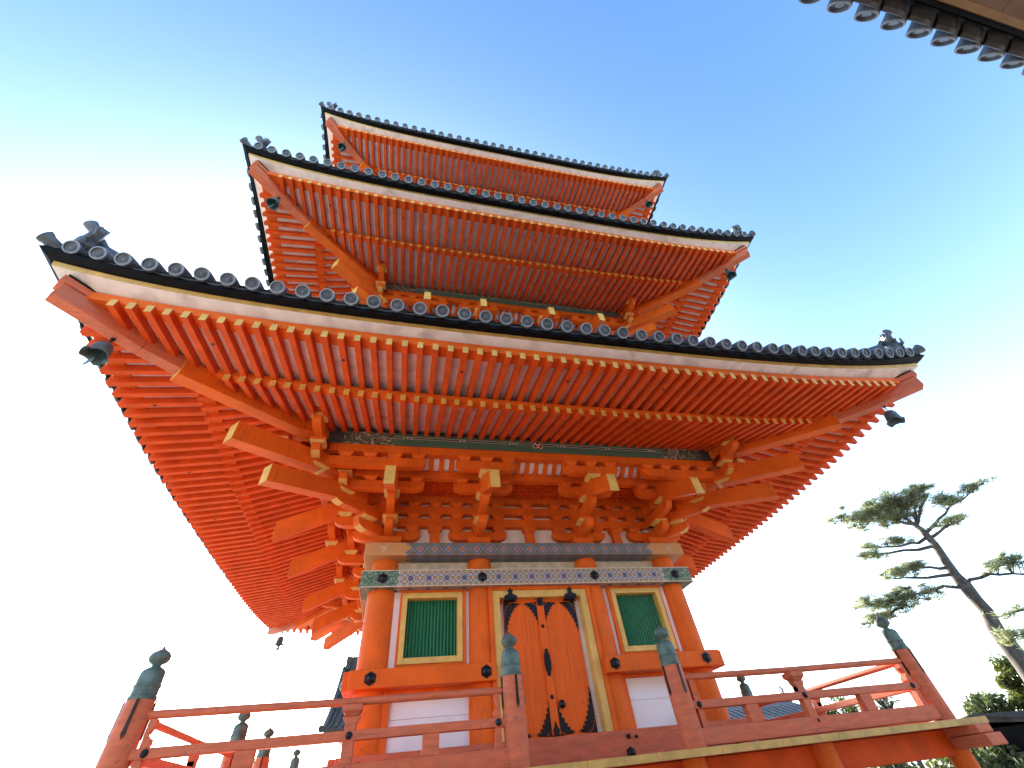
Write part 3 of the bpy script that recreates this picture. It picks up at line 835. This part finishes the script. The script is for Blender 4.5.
o = rest_fly.build('flying_rafter', RM, PG, fix=False); tag(o, kind='stuff')
o = rest_base.build('base_rafter', RM, PG, fix=False); tag(o, kind='stuff')
o = rest_tile.build('round_end_tile', [TILE, TRIM], PG, smooth=35, fix=False); tag(o, kind='stuff')
# emblem in the middle of the green purlin
m = MB()
for dx, dz in ((0, .045), (-.055, -.035), (.055, -.035)):
    m.lathe([(.052, 0, 0), (.048, .004, 0), (.038, .004, 0), (.036, .006, 1), (.0001, .006, 1)], (dx, -4.062, 4.40+dz), 14, 0, axis=(0,-1,0))
m.build('painted_emblem', [CREAM, mat('dark_red_paint', (.22, .02, .015), .5)], PG, 0)
# spire
m = MB().box(-.8, .8, -.8, .8, 19.2, 19.8).lathe([(.6, 19.8), (.5, 20.1), (.12, 20.2), (.1, 27.5), (.2, 27.7), (.0001, 28.1)], (0,0,0), 20)
for i in range(9): m.lathe([(.15, 0), (.55-.02*i, .02), (.55-.02*i, .14), (.15, .16)], (0, 0, 20.9+i*.6), 24)
m.build('spire', BELLM, PG, 0, smooth=40)

# ------------------------------------------------------------------ veranda with railing (parts of the pagoda)
V = 4.73
for k in range(4):
    m = MB(); n = 13
    for i in range(n):
        y0 = -5.03+.0; x0 = -5.03+i*10.06/n; x1 = x0+10.06/n-.004
        if k % 2 == 0: m.box(x0, x1, -5.03, -2.6, -.362, -.296, 0)
        else:
            if x0 > -2.6 and x1 < 2.6 or True:
                m.box(max(x0, -4.9), min(x1, 4.9), -5.028, -2.6, -.358, -.300, 0)
    for i, f in enumerate(m.f): pass
    m.m = [1 if (j % 6) == 2 else 0 for j in range(len(m.f))]
    ent('veranda_deck', m, [GLAREV, YEL2], k)
    m = MB().box(-4.66, 4.66, -4.70, -4.50, -.62, -.366); ent('veranda_beam', m, VERMR, k, bevel=.012)
    for sx in (-1, 1):
        m = MB().box(min(sx*4.70, sx*5.12), max(sx*4.70, sx*5.12), -4.88, -4.64, -.455, -.366); ent('beam_nose', m, GLAREV, k, bevel=.012)
        m = MB().box(min(sx*4.70, sx*5.18), max(sx*4.70, sx*5.18), -4.89, -4.63, -.575, -.459); ent('beam_nose', m, GLAREV, k, bevel=.012)
    m = MB().box(-4.6, 4.6, -3.6, -3.45, -.56, -.37); ent('veranda_joist', m, VERM, k)
    for x in (-4.62, -2.66, -.95, .95, 2.66):
        m = MB().lathe([(.13, -1.75), (.13, -.366)], (x, -4.74, 0), 24); ent('veranda_post', m, VERM, k, smooth=40)
postprof = [(.126, -.296), (.126, .36), (.122, .47), (.118, .50)]
capprof = [(.137, .50), (.140, .505), (.140, .53), (.130, .535), (.128, .60), (.135, .605), (.135, .625), (.127, .63), (.125, .72), (.115, .745), (.085, .765), (.050, .778), (.042, .79), (.048, .80), (.085, .82), (.105, .85), (.104, .875), (.082, .905), (.045, .925), (.018, .94), (.010, .96), (.0001, .972)]
capprof = [(r_*(.86 if z_ < .77 else .92), z_) for r_, z_ in capprof]
def rail_post(x, y, k):
    m = MB().lathe(postprof, (x, y, 0), 24); p = ent('railing_post', m, GLAREV, k, smooth=40)
    MB().lathe(capprof, (x, y, 0), 28).build('finial_cap', PATINA, p, smooth=35)
    s = MB()
    for ang in (-80, 10, 100, 190):
        A = Vector((math.cos(R(ang)), math.sin(R(ang)), 0)); T = Vector((-A.y, A.x, 0))
        s = MB(); s.prism([(-.011, 0), (.011, 0), (.013, -.20), (.018, -.26), (0, -.30), (-.018, -.26), (-.013, -.20)], Vector((x, y, .50))+A*.129, T, (0,0,1), A, .012); s.build('post_strap', BLACK, p)

def strut(x, k, tall=True):
    m = MB()
    if tall:
        m.box(x-.055, x+.055, -V-.044, -V+.044, -.12, .26)
        block(m, x, -V, .25, .19, .09)
        m.prism([(-.09, 0), (.09, 0), (.055, -.06), (.055, -.12), (-.055, -.12), (-.055, -.06)], (x, -V, .25), (1,0,0), (0,0,1), (0,1,0), .09)
    else: m.box(x-.085, x+.085, -V-.045, -V+.045, -.12, .055)
    ent('baluster', m, GLAREV, k, bevel=.006)
for k in range(4):
    for x, y in ((-V, -V), (-1.03, -V), (1.03, -V)): rail_post(x, y, k)
    for sx in (-1, 1):
        for nm, mm in (('top_rail', MB().tube([(sx*1.15, -V, .375), (sx*2.8, -V, .372), (sx*4.62, -V, .385)], .036, 12)),
                       ('middle_rail', MB().box(min(sx*1.1, sx*4.66), max(sx*1.1, sx*4.66), -V-.05, -V+.05, .055, .135)),
                       ('bottom_rail', MB().box(min(sx*1.12, sx*4.62), max(sx*1.12, sx*4.62), -V-.075, -V+.075, -.275, -.12))):
            ent(nm, mm, GLAREV, k, smooth=40 if nm == 'top_rail' else False, bevel=0 if nm == 'top_rail' else .008)
        strut(sx*2.74, k); strut(sx*1.93, k, False); strut(sx*3.66, k, False)
        # scalloped end pieces beside the posts
        for xx, s2 in ((1.19, 1), (4.57, -1)):
            m = MB().prism([(0, -.12), (.07*s2, -.12), (.06*s2, .06), (.035*s2, .1), (.075*s2, .16), (.07*s2, .2), (.03*s2, .24), (.06*s2, .30), (.06*s2, .345), (0, .345)],
                           (sx*xx, -V, 0), (sx, 0, 0), (0,0,1), (0,1,0), .07)
            ent('baluster', m, GLAREV, k)
        for x in (sx*1.22, sx*2.74, sx*4.50): ent('rail_stud', MB().lathe([(.034, 0), (.03, .012), (.0001, .025)], (x, -V-.05, .095), 12, 0, axis=(0,-1,0)), BLACK, k)
        ent('rail_stud', MB().lathe([(.02, 0), (.0001, .015)], (sx*2.74, -V-.075, -.16), 10, 0, axis=(0,-1,0)), BLACK, k)

# ------------------------------------------------------------------ wind bells
def bell_parts(root, s):
    b = MB().lathe([(.02, 0), (.05, -.005), (.085, -.03), (.11, -.08), (.12, -.16), (.135, -.25), (.165, -.33), (.155, -.33), (.125, -.24), (.108, -.15), (.09, -.07), (.02, -.03)], (0,0,0), 28, 0, lobes={5: .0, 6: .07, 7: .07})
    for i, v in enumerate(b.v): b.v[i] = tuple(c*s for c in v)
    b.build('bell_body', BELLM, root, smooth=50)
    h = MB().tube([(0, 0, 0), (0, 0, .04), (.02, 0, .06), (0, 0, .085), (-.02, 0, .06), (0, 0, .04)], .010, 6).tube([(0, 0, .08), (0, 0, .14)], .014, 6).lathe([(.035, .12), (.035, .14)], (0, 0, 0), 8)
    for i, v in enumerate(h.v): h.v[i] = tuple(c*s for c in v)
    h.build('bell_hook', BLACK, root)
    c = MB().tube([(0, 0, -.03), (0, 0, -.36)], .006, 5).box(-.065, .065, -.003, .003, -.46, -.36).prism([(0,.09),(.05,.05),(.09,0),(.05,-.05),(0,-.06),(-.05,-.05),(-.09,0),(-.05,.05)], (0,0,-.43), (1,0,0), (0,0,1), (0,1,0), .008)
    for i, v in enumerate(c.v): c.v[i] = tuple(q*s for q in v)
    c.build('clapper', BELLM, root)
BL = [(0, -1, -1, 'green bronze wind bell under the near left corner of the lowest roof'),
      (0, 1, -1, 'green bronze wind bell under the right corner of the lowest roof, against white sky'),
      (0, -1, 1, 'tiny far wind bell below the rear left corner of the lowest roof'),
      (1, -1, -1, 'wind bell under the left corner of the middle roof'),
      (1, 1, -1, 'wind bell under the right corner of the middle roof'),
      (2, -1, -1, 'wind bell under the left corner of the topmost roof'),
      (2, 1, -1, 'wind bell under the right corner of the topmost roof')]
proto = None
for si, sx, sy, lab in BL:
    S = STO[si]; r = 6.20-S['d']
    loc = (sx*r, sy*r, 4.10+S['dz']-.14)
    if proto is None:
        proto = empty('wind_bell', loc, lab, 'wind bell', 'wind bells on the pagoda eaves'); bell_parts(proto, .86); e = proto
    else:
        e = proto.copy(); COL.objects.link(e); e.location = loc; e['label'] = lab
        for ch in [x for x in bpy.data.objects if x.parent == proto]:
            c = ch.copy(); COL.objects.link(c); c.parent = e
    e.rotation_euler = (R(random.uniform(-6, 6)), R(random.uniform(-6, 6)), R(30*sx))

# ------------------------------------------------------------------ neighbouring hall whose eave hangs over the camera
HL = empty('temple_hall', (4, -15, -2.2), 'dark tiled eave with brown soffit of a temple hall, hanging in at the top right', 'building')
def hput(m, name, mats, **k):
    for i, v in enumerate(m.v): m.v[i] = (v[0]-4, v[1]+15, v[2]+2.2)
    return m.build(name, mats, HL, **k)
sp = .2945; x = .92-.2945*26
hall_rest = MB(); cnt = 0
while x < 9.0:
    ax = Vector((0, -1, .45)).normalized()
    m = MB(); m.lathe([(.075, .34), (.088, .05), (.092, 0), (.088, -.010, 1), (.074, -.010, 1), (.070, .012), (.045, .016), (.036, .006), (.0001, .008)], (x, -10.835, 4.02), 20, 0, axis=ax)
    hput(m, 'round_end_tile', [TILE, TRIM], smooth=35)
    x += sp; cnt += 1
m = MB(); x = .92-.2945*26
while x < 9.0:
    n = 6; W = n+1; vs = []
    for q_ in range(n+1):
        t = q_/n; xx = x+.03+(sp-.06)*t; sag = .045*math.sin(math.pi*t)
        vs += [(xx, -10.88, 3.995-sag), (xx, -10.88, 3.925-sag), (xx, -10.91, 3.925-sag), (xx, -11.01, 4.02-sag), (xx, -11.01, 4.10-sag)]
    fs = []
    for q_ in range(n):
        for a_, b_ in ((0, 1), (1, 2), (2, 3), (3, 4), (4, 0)): fs.append((q_*5+a_, (q_+1)*5+a_, (q_+1)*5+b_, q_*5+b_))
    m.add(vs, fs)
    m.box(x-.045, x+.045, -11.0, -10.9, 3.99, 4.05)
    x += sp
hput(m, 'pan_tiles', mat('weathered_pan_tile', (.045, .042, .04), .6, noise=.3, scale=8))
hput(MB().box(-7.0, 9.2, -11.03, -10.995, 3.90, 4.0), 'eave_edge', TILEK)
hput(MB().box(-7.0, 9.2, -11.08, -11.03, 3.86, 3.99), 'eave_fascia', GOLD)
m = MB()
for i in range(40):
    x0 = -7+i*.405; m.add([(x0, -11.08, 3.88), (x0+.40, -11.08, 3.88), (x0+.40, -14.2, 4.75), (x0, -14.2, 4.75), (x0, -11.08, 3.92), (x0+.40, -11.08, 3.92), (x0+.40, -14.2, 4.79), (x0, -14.2, 4.79)], [(0,3,2,1),(4,5,6,7),(0,1,5,4),(1,2,6,5),(2,3,7,6),(3,0,4,7)])
hput(m, 'soffit', BROWN)
hput(MB().box(-6.5, 8.7, -22, -14, -2.2, 4.7), 'wall', mat('hall_plaster', (.62, .52, .42), .8))
m = MB()
for i in range(6): m.lathe([(.2, -2.2), (.2, 4.3)], (-6.2+i*2.9, -13.6, 0), 20)
hput(m, 'pillars', GLAREV, smooth=True)
hput(MB().box(-6.5, 8.7, -13.75, -13.45, 3.6, 3.95), 'under_eave_band', GLAREV)
vs = [(-7, -10.9, 4.05), (9.2, -10.9, 4.05), (9.2, -18, 8.2), (-7, -18, 8.2), (-7, -25, 4.05), (9.2, -25, 4.05)]
hput(MB().add(vs, [(0, 1, 2, 3), (3, 2, 5, 4)]), 'roof', TILE, fix=False)

# ------------------------------------------------------------------ far gabled hall behind the pagoda (its left verge shows beside the column)
FARTILE = mat('far_tile', (.062, .06, .052), .7, noise=.3, scale=3, spec=.1)
FH = empty('gabled_hall', (0, 24.4, -2.2), 'distant grey tiled gable roof peeking out left of the corner column', 'building')
def fput(m, name, mats, **k):
    for i, v in enumerate(m.v): m.v[i] = (v[0], v[1]-24.4, v[2]+2.2)
    return m.build(name, mats, FH, **k)
n = 10; XL, XR = -5.85, 4.0
prof = []
for i in range(n+1):
    t = i/n; prof.append((24.4-6.3*t, 6.75-3.85*(1-(1-t)**1.75)))
m = MB()
full = prof+[(24.4+(24.4-y), z) for y, z in prof[::-1][:-1]]
poly = [(y, z) for y, z in full]
top = sorted(set(poly))
m.prism([(y, z) for y, z in prof[::-1]]+[(48.8-y, z) for y, z in prof[1:]]+[(48.8-y, z-.28) for y, z in prof[::-1]]+[(y, z-.28) for y, z in prof[1:]], ((XL+XR)/2, 0, 0), (0,1,0), (0,0,1), (1,0,0), XR-XL)
x = XL+.15
while x < XR:
    m.tube([(x, y, z+.03) for y, z in prof], .09, 6); x += .32
fput(m, 'tile_roof', FARTILE)
m = MB()
m.tube([(XL-.12+.16*0, y-.05, z+.02) for y, z in prof], .16, 8)
fput(m, 'verge', FARTILE, smooth=True)
fput(MB().box(XL+.02, XR-.05, 24.15, 24.65, 6.5, 7.25).box(XL-.06, XL+.25, 24.0, 24.8, 6.65, 7.38).lathe([(.14, 0), (.14, XR-XL)], (XL, 24.4, 7.3), 12, 0, axis=(1,0,0)), 'ridge', FARTILE)
fput(MB().box(XL+.9, XR-.6, 20, 28.5, -2.2, 4.0), 'wall', WHITE)
fput(MB().box(XL+.4, XR-.3, 18.6, 30, 2.75, 2.95), 'eave_board', CREAM)

# ------------------------------------------------------------------ low tiled hall seen through the right railing
RH = empty('tiled_hall', (13, 10.5, -2.2), 'low grey tiled roof seen through the right railing, rows of tiles catching light', 'building')
ang = math.atan2(8.3-10.16, 14.33-11.97)
RH.rotation_euler = (0, 0, ang+R(38))
m = MB(); Lh = 4.6
prof = [(-3.0, 2.75), (-2.0, 3.05), (-1.0, 3.45), (0, 3.78)]
m.prism(prof+[(-y, z) for y, z in prof[::-1][1:]]+[(-y, z-.2) for y, z in prof]+[(y, z-.2) for y, z in prof[::-1][1:]], (0,0,0), (0,1,0), (0,0,1), (1,0,0), Lh)
x = -Lh/2+.1
while x < Lh/2:
    m.tube([(x, y, z+.03) for y, z in prof], .085, 6); m.tube([(x, -y, z+.03) for y, z in prof], .085, 6); x += .30
m.build('tile_roof', mat('sheen_tile', (.10, .105, .11), .45, noise=.3, scale=5, spec=.3), RH)
m = MB().box(-Lh/2, Lh/2, -.16, .16, 3.70, 3.98).box(Lh/2-.1, Lh/2+.1, -.25, .25, 3.6, 4.05)
m.prism([(-.14,0),(.14,0),(.08,.14),(.12,.22),(0,.36),(-.12,.22),(-.08,.14)], (Lh/2, 0, 4.0), (0,1,0), (0,0,1), (1,0,0), .1)
m.build('ridge', TILE, RH)
MB().box(-Lh/2+.3, Lh/2-.3, -2.2, 2.2, 0, 3.0).build('wall', WHITE, RH)

# ------------------------------------------------------------------ small shed at lower right corner
SH = empty('shed', (13.1, .9, -2.2), 'low dark tiled roof over a pale slatted wall at the lower right corner', 'building')
SH.rotation_euler = (0, 0, R(14))
m = MB()
m.prism([(-1.25, 1.93), (-.6, 2.03), (0, 2.12), (.6, 2.03), (1.25, 1.93), (1.25, 1.88), (0, 2.02), (-1.25, 1.88)], (3.0, 0, 0), (0,1,0), (0,0,1), (1,0,0), 7.6)
x = -.75
while x < 6.8:
    m.tube([(x, -1.27, 1.95), (x, -.6, 2.05), (x, 0, 2.15), (x, .6, 2.05), (x, 1.27, 1.95)], .035, 6); x += .2
m.build('tile_roof', FARTILE, SH)
m = MB().box(-.72, 6.78, -1.32, 1.3, 1.40, 1.87); m.build('under_eave_band', TILEK, SH)  # near-black box: shade under the eave built as a solid band
m = MB().box(-.5, 6.5, -.9, .9, 0, 1.4); m.build('wall', mat('grey_wall', (.4, .4, .4), .8), SH)
for i in range(36):
    x = -.5+i*.19; MB().box(x-.04, x+.04, -1.0, -.92, .1, 1.25).build('slat', mat('pale_wood', (.6, .6, .58), .7) if i == 0 else bpy.data.materials['pale_wood'], SH)

# ------------------------------------------------------------------ vegetation
def tuft(mb, c, n, L, w, flat=.6, mi=0):
    for _ in range(n):
        t = random.uniform(0, 2*math.pi); e = random.uniform(-.35, 1.0)*flat
        dr = Vector((math.cos(t)*math.cos(e), math.sin(t)*math.cos(e), math.sin(e)+.25)).normalized()
        sd_ = dr.cross(Vector((random.random()-.5, random.random()-.5, random.random()-.5))).normalized()*w
        l = L*random.uniform(.6, 1.2)
        mb.add([c-sd_, c+sd_, c+dr*l+sd_*.3, c+dr*l-sd_*.3], [(0, 1, 2, 3)], mi)
def pad(mb, a, b, rad, n, thick=.30, L=.19, w=.009):
    """a flattened cloud of needle tufts strung from a to b"""
    a, b = Vector(a), Vector(b)
    cl_ = [(a.lerp(b, random.random())+Vector((random.gauss(0, rad*.55), random.gauss(0, rad*.55), random.gauss(0, rad*thick*1.0))), random.uniform(.06, .20)) for _ in range(max(8, n//11))]
    for _ in range(int(n*1.15)):
        c, r = random.choice(cl_)
        tuft(mb, c+Vector((random.gauss(0, r*.7), random.gauss(0, r*.7), random.gauss(0, r*.38))), 8, L, w)
    return [c for c, r in cl_]
PT = empty('pine_tree', (16.42, 1.18, -2.2), 'tall leaning pine with flat layered needle pads and a bare grey trunk', 'tree')
def tput(m, name, mats, root, **k):
    L = root.location
    for i, v in enumerate(m.v): m.v[i] = (v[0]-L.x, v[1]-L.y, v[2]-L.z)
    return m.build(name, mats, root, **k)
trunk = [((16.30, 1.3, -2.25), .30), ((16.38, 1.27, -.21), .25), ((16.43, 1.19, .99), .215), ((16.43, 1.17, 1.53), .20), ((16.44, 1.18, 1.95), .185), ((16.50, 1.06, 2.46), .155), ((16.49, 1.08, 2.85), .15), ((16.50, 1.07, 3.3), .165), ((16.48, 1.09, 3.65), .13), ((16.51, 1.04, 4.16), .115), ((16.55, .99, 4.69), .105), ((16.54, 1.0, 5.28), .085), ((16.48, 1.1, 5.61), .06), ((16.40, 1.2, 6.1), .035)]
tput(MB().tube([p for p, r in trunk], [r*1.18 for p, r in trunk], 14), 'trunk', BARK, PT, smooth=True)
lim = MB(); fol = MB()
LIMBS = [  # path, pads (a, b, radius, count)
 ([(16.5, 1.08, 5.5), (16.17, 1.55, 6.0), (15.7, 2.3, 6.35), (15.2, 2.97, 6.62)], [((16.3, 1.4, 6.15), (15.3, 2.8, 6.62), .42, 520), ((16.6, .9, 6.2), (15.9, 2.0, 6.6), .5, 560), ((16.5, 1.1, 5.8), (16.1, 1.7, 6.1), .3, 260), ((16.9, .4, 6.3), (16.1, 1.7, 6.75), .5, 520), ((16.4, 1.3, 6.0), (15.5, 2.5, 6.3), .45, 380)]),
 ([(16.5, 1.05, 5.4), (16.9, .4, 6.2), (17.0, .2, 6.6)], [((16.75, .6, 6.3), (17.0, .25, 6.75), .3, 230)]),
 ([(16.55, 1.0, 5.1), (16.9, .4, 5.45), (17.15, -.07, 5.73), (17.71, -1.2, 6.02)], [((17.1, 0, 5.95), (17.15, -.2, 5.75), .32, 190), ((17.35, -.5, 5.9), (17.75, -1.25, 6.05), .16, 130)]),
 ([(16.53, 1.02, 4.9), (16.85, .47, 5.1), (17.15, -.05, 5.15)], [((16.8, .55, 5.25), (17.1, .05, 5.3), .3, 150)]),
 ([(16.52, 1.03, 5.0), (16.06, 1.76, 5.0), (15.4, 2.7, 5.34)], [((16.2, 1.6, 5.12), (15.45, 2.65, 5.36), .24, 210)]),
 ([(16.45, 1.1, 4.7), (15.82, 2.11, 4.88), (15.19, 2.98, 5.14)], [((15.6, 2.4, 4.95), (15.2, 2.95, 5.12), .22, 150)]),
 ([(16.4, 1.2, 3.7), (15.89, 2.02, 3.86), (15.45, 2.65, 4.2)], [((15.95, 1.9, 4.05), (15.5, 2.6, 4.28), .26, 250)]),
 ([(16.4, 1.2, 3.9), (16.1, 1.7, 4.15), (15.82, 2.11, 4.3)], [((16.2, 1.5, 4.2), (15.9, 2.0, 4.35), .22, 90)]),
 ([(16.4, 1.25, 3.2), (16.2, 1.55, 3.45), (15.8, 2.1, 3.42), (14.9, 3.3, 3.45)], [((16.0, 1.8, 3.35), (14.75, 3.5, 3.5), .42, 640), ((15.6, 2.3, 3.2), (14.9, 3.2, 3.05), .3, 160)]),
 ([(15.6, 2.3, 3.4), (15.17, 2.9, 3.1), (14.6, 3.6, 2.92)], [((14.9, 3.2, 3.0), (14.45, 3.85, 2.85), .25, 170)]),
 ([(16.5, 1.05, 3.35), (16.89, .4, 3.4), (17.24, -.24, 3.2), (17.7, -1.0, 3.0)], [((17.0, .2, 3.55), (17.35, -.45, 3.55), .28, 280), ((17.3, -.4, 3.3), (17.8, -1.1, 3.15), .26, 190)]),
]
for path, pads in LIMBS:
    P_ = []
    if path[0][0] > 16.2: path = [(16.5, 1.07, path[0][2])]+path[1:]
    for i in range(len(path)-1):
        for q_ in range(3):
            P_.append(Vector(path[i]).lerp(Vector(path[i+1]), q_/3)+Vector([random.gauss(0, .03) for _ in range(3)]))
    P_.append(Vector(path[-1]))
    lim.tube(P_, [.05*(1-i/len(P_))+.010 for i in range(len(P_))], 6)
    for a_, b_, r_, n_ in pads:
        cs = pad(fol, a_, b_, r_, n_)
        for c in cs:
            near = min(P_, key=lambda p: (p-c).length); mid = near.lerp(c, .5)+Vector((0, 0, -.04))
            lim.tube([near, mid, c], [.014, .010, .005], 4)
tput(lim, 'limbs', BARK, PT); tput(fol, 'crown', PINE, PT, fix=False)

def leafy(name, loc, h, r, n, label, mtl, size=.09, cat='tree', group=None, trunk_h=None, clumps=26, squash=.8):
    root = empty(name, (loc[0], loc[1], -2.2), label, cat, group); zc = loc[2]
    t = MB(); T0 = Vector((loc[0], loc[1], -2.2)); top = Vector((loc[0], loc[1], zc))
    t.tube([T0, T0.lerp(top, .5)+Vector((.05, 0, 0)), top], [.11*r+.03, .08*r+.02, .02], 8)
    f = MB(); cs = []
    for _ in range(clumps):
        v = Vector((random.gauss(0, 1), random.gauss(0, 1), random.gauss(0, 1))).normalized()*random.uniform(.35, 1)**.6
        c = top+Vector((v.x*r, v.y*r, v.z*h)); cs.append((c, random.uniform(.18, .38)*r))
        t.tube([top-Vector((0, 0, h*.7)), top.lerp(c, .5), c], [.03, .02, .006], 4)
    for _ in range(n):
        c, q_ = random.choice(cs); v = Vector((random.gauss(0, 1), random.gauss(0, 1), random.gauss(0, .8))).normalized()*random.random()**.4
        p_ = c+v*q_; nn = Vector((random.gauss(0, 1), random.gauss(0, 1), random.gauss(0, 1))).normalized(); a_ = nn.orthogonal().normalized()*size*random.uniform(.5, 1); b_ = nn.cross(a_)*.5
        f.add([p_-a_, p_-b_, p_+a_, p_+b_], [(0, 1, 2, 3)])
    tput(t, 'trunk', BARK, root); tput(f, 'crown', mtl, root, fix=False)
    return root
random.seed(11)
leafy('broadleaf_tree', (18.3, 2.35, .35), 1.15, .95, 5200, 'yellow green bushy tree at the right edge below the leaning pine', LEAFY)
leafy('broadleaf_tree', (17.4, 3.75, .15), .45, .7, 2400, 'small dull green tree just above the dark roof at lower right', LEAFD)
leafy('broadleaf_tree', (14.4, 6.6, .7), .5, .75, 1500, 'bright yellow green bush seen through the gaps of the right railing', LEAFY, cat='bush', size=.07)
leafy('broadleaf_tree', (15.4, 5.7, .85), .6, .7, 500, 'sparse thin leaved treetop between the rails beside the right corner post', LEAFD, size=.05, clumps=40)
for i, (x, y, z, lab) in enumerate(((10.6, 2.1, -1.25, 'dark green shrub under the veranda edge, left one'), (11.35, 1.4, -1.3, 'green shrub under the veranda edge, middle one'), (12.0, .7, -1.35, 'dark shrub under the veranda edge beside the pale slatted wall'))):
    leafy('shrub', (x, y, z), .75, .85, 2600, lab, LEAFY if i == 1 else LEAFD, cat='shrub', group='shrubs below the veranda')
# second pine, only its lower branches reach into the frame
P2 = empty('pine_tree', (14.3, -2.8, -2.2), 'pine branches reaching in from the right edge over the yellow green tree', 'tree')
tput(MB().tube([(14.3, -2.8, -2.2), (14.4, -2.7, 0), (14.3, -2.75, 2.2)], [.18, .14, .06], 10), 'trunk', BARK, P2)
f2, l2 = MB(), MB()
for a_, b_, r_, n_ in (((13.05, -.95, 1.28), (13.9, -2.1, 1.4), .2, 260), ((13.2, -1.15, .95), (13.9, -2.1, 1.0), .22, 260), ((13.1, -1.05, 1.75), (13.8, -2.0, 1.8), .10, 40)):
    pad(f2, a_, b_, r_, n_); l2.tube([(14.3, -2.75, b_[2]-.15), b_, a_], [.05, .03, .01], 6)
tput(l2, 'limbs', BARK, P2); tput(f2, 'crown', PINE, P2, fix=False)

for o in bpy.data.objects: 
    if o.get('_w'): del o['_w']
bpy.context.view_layer.update()
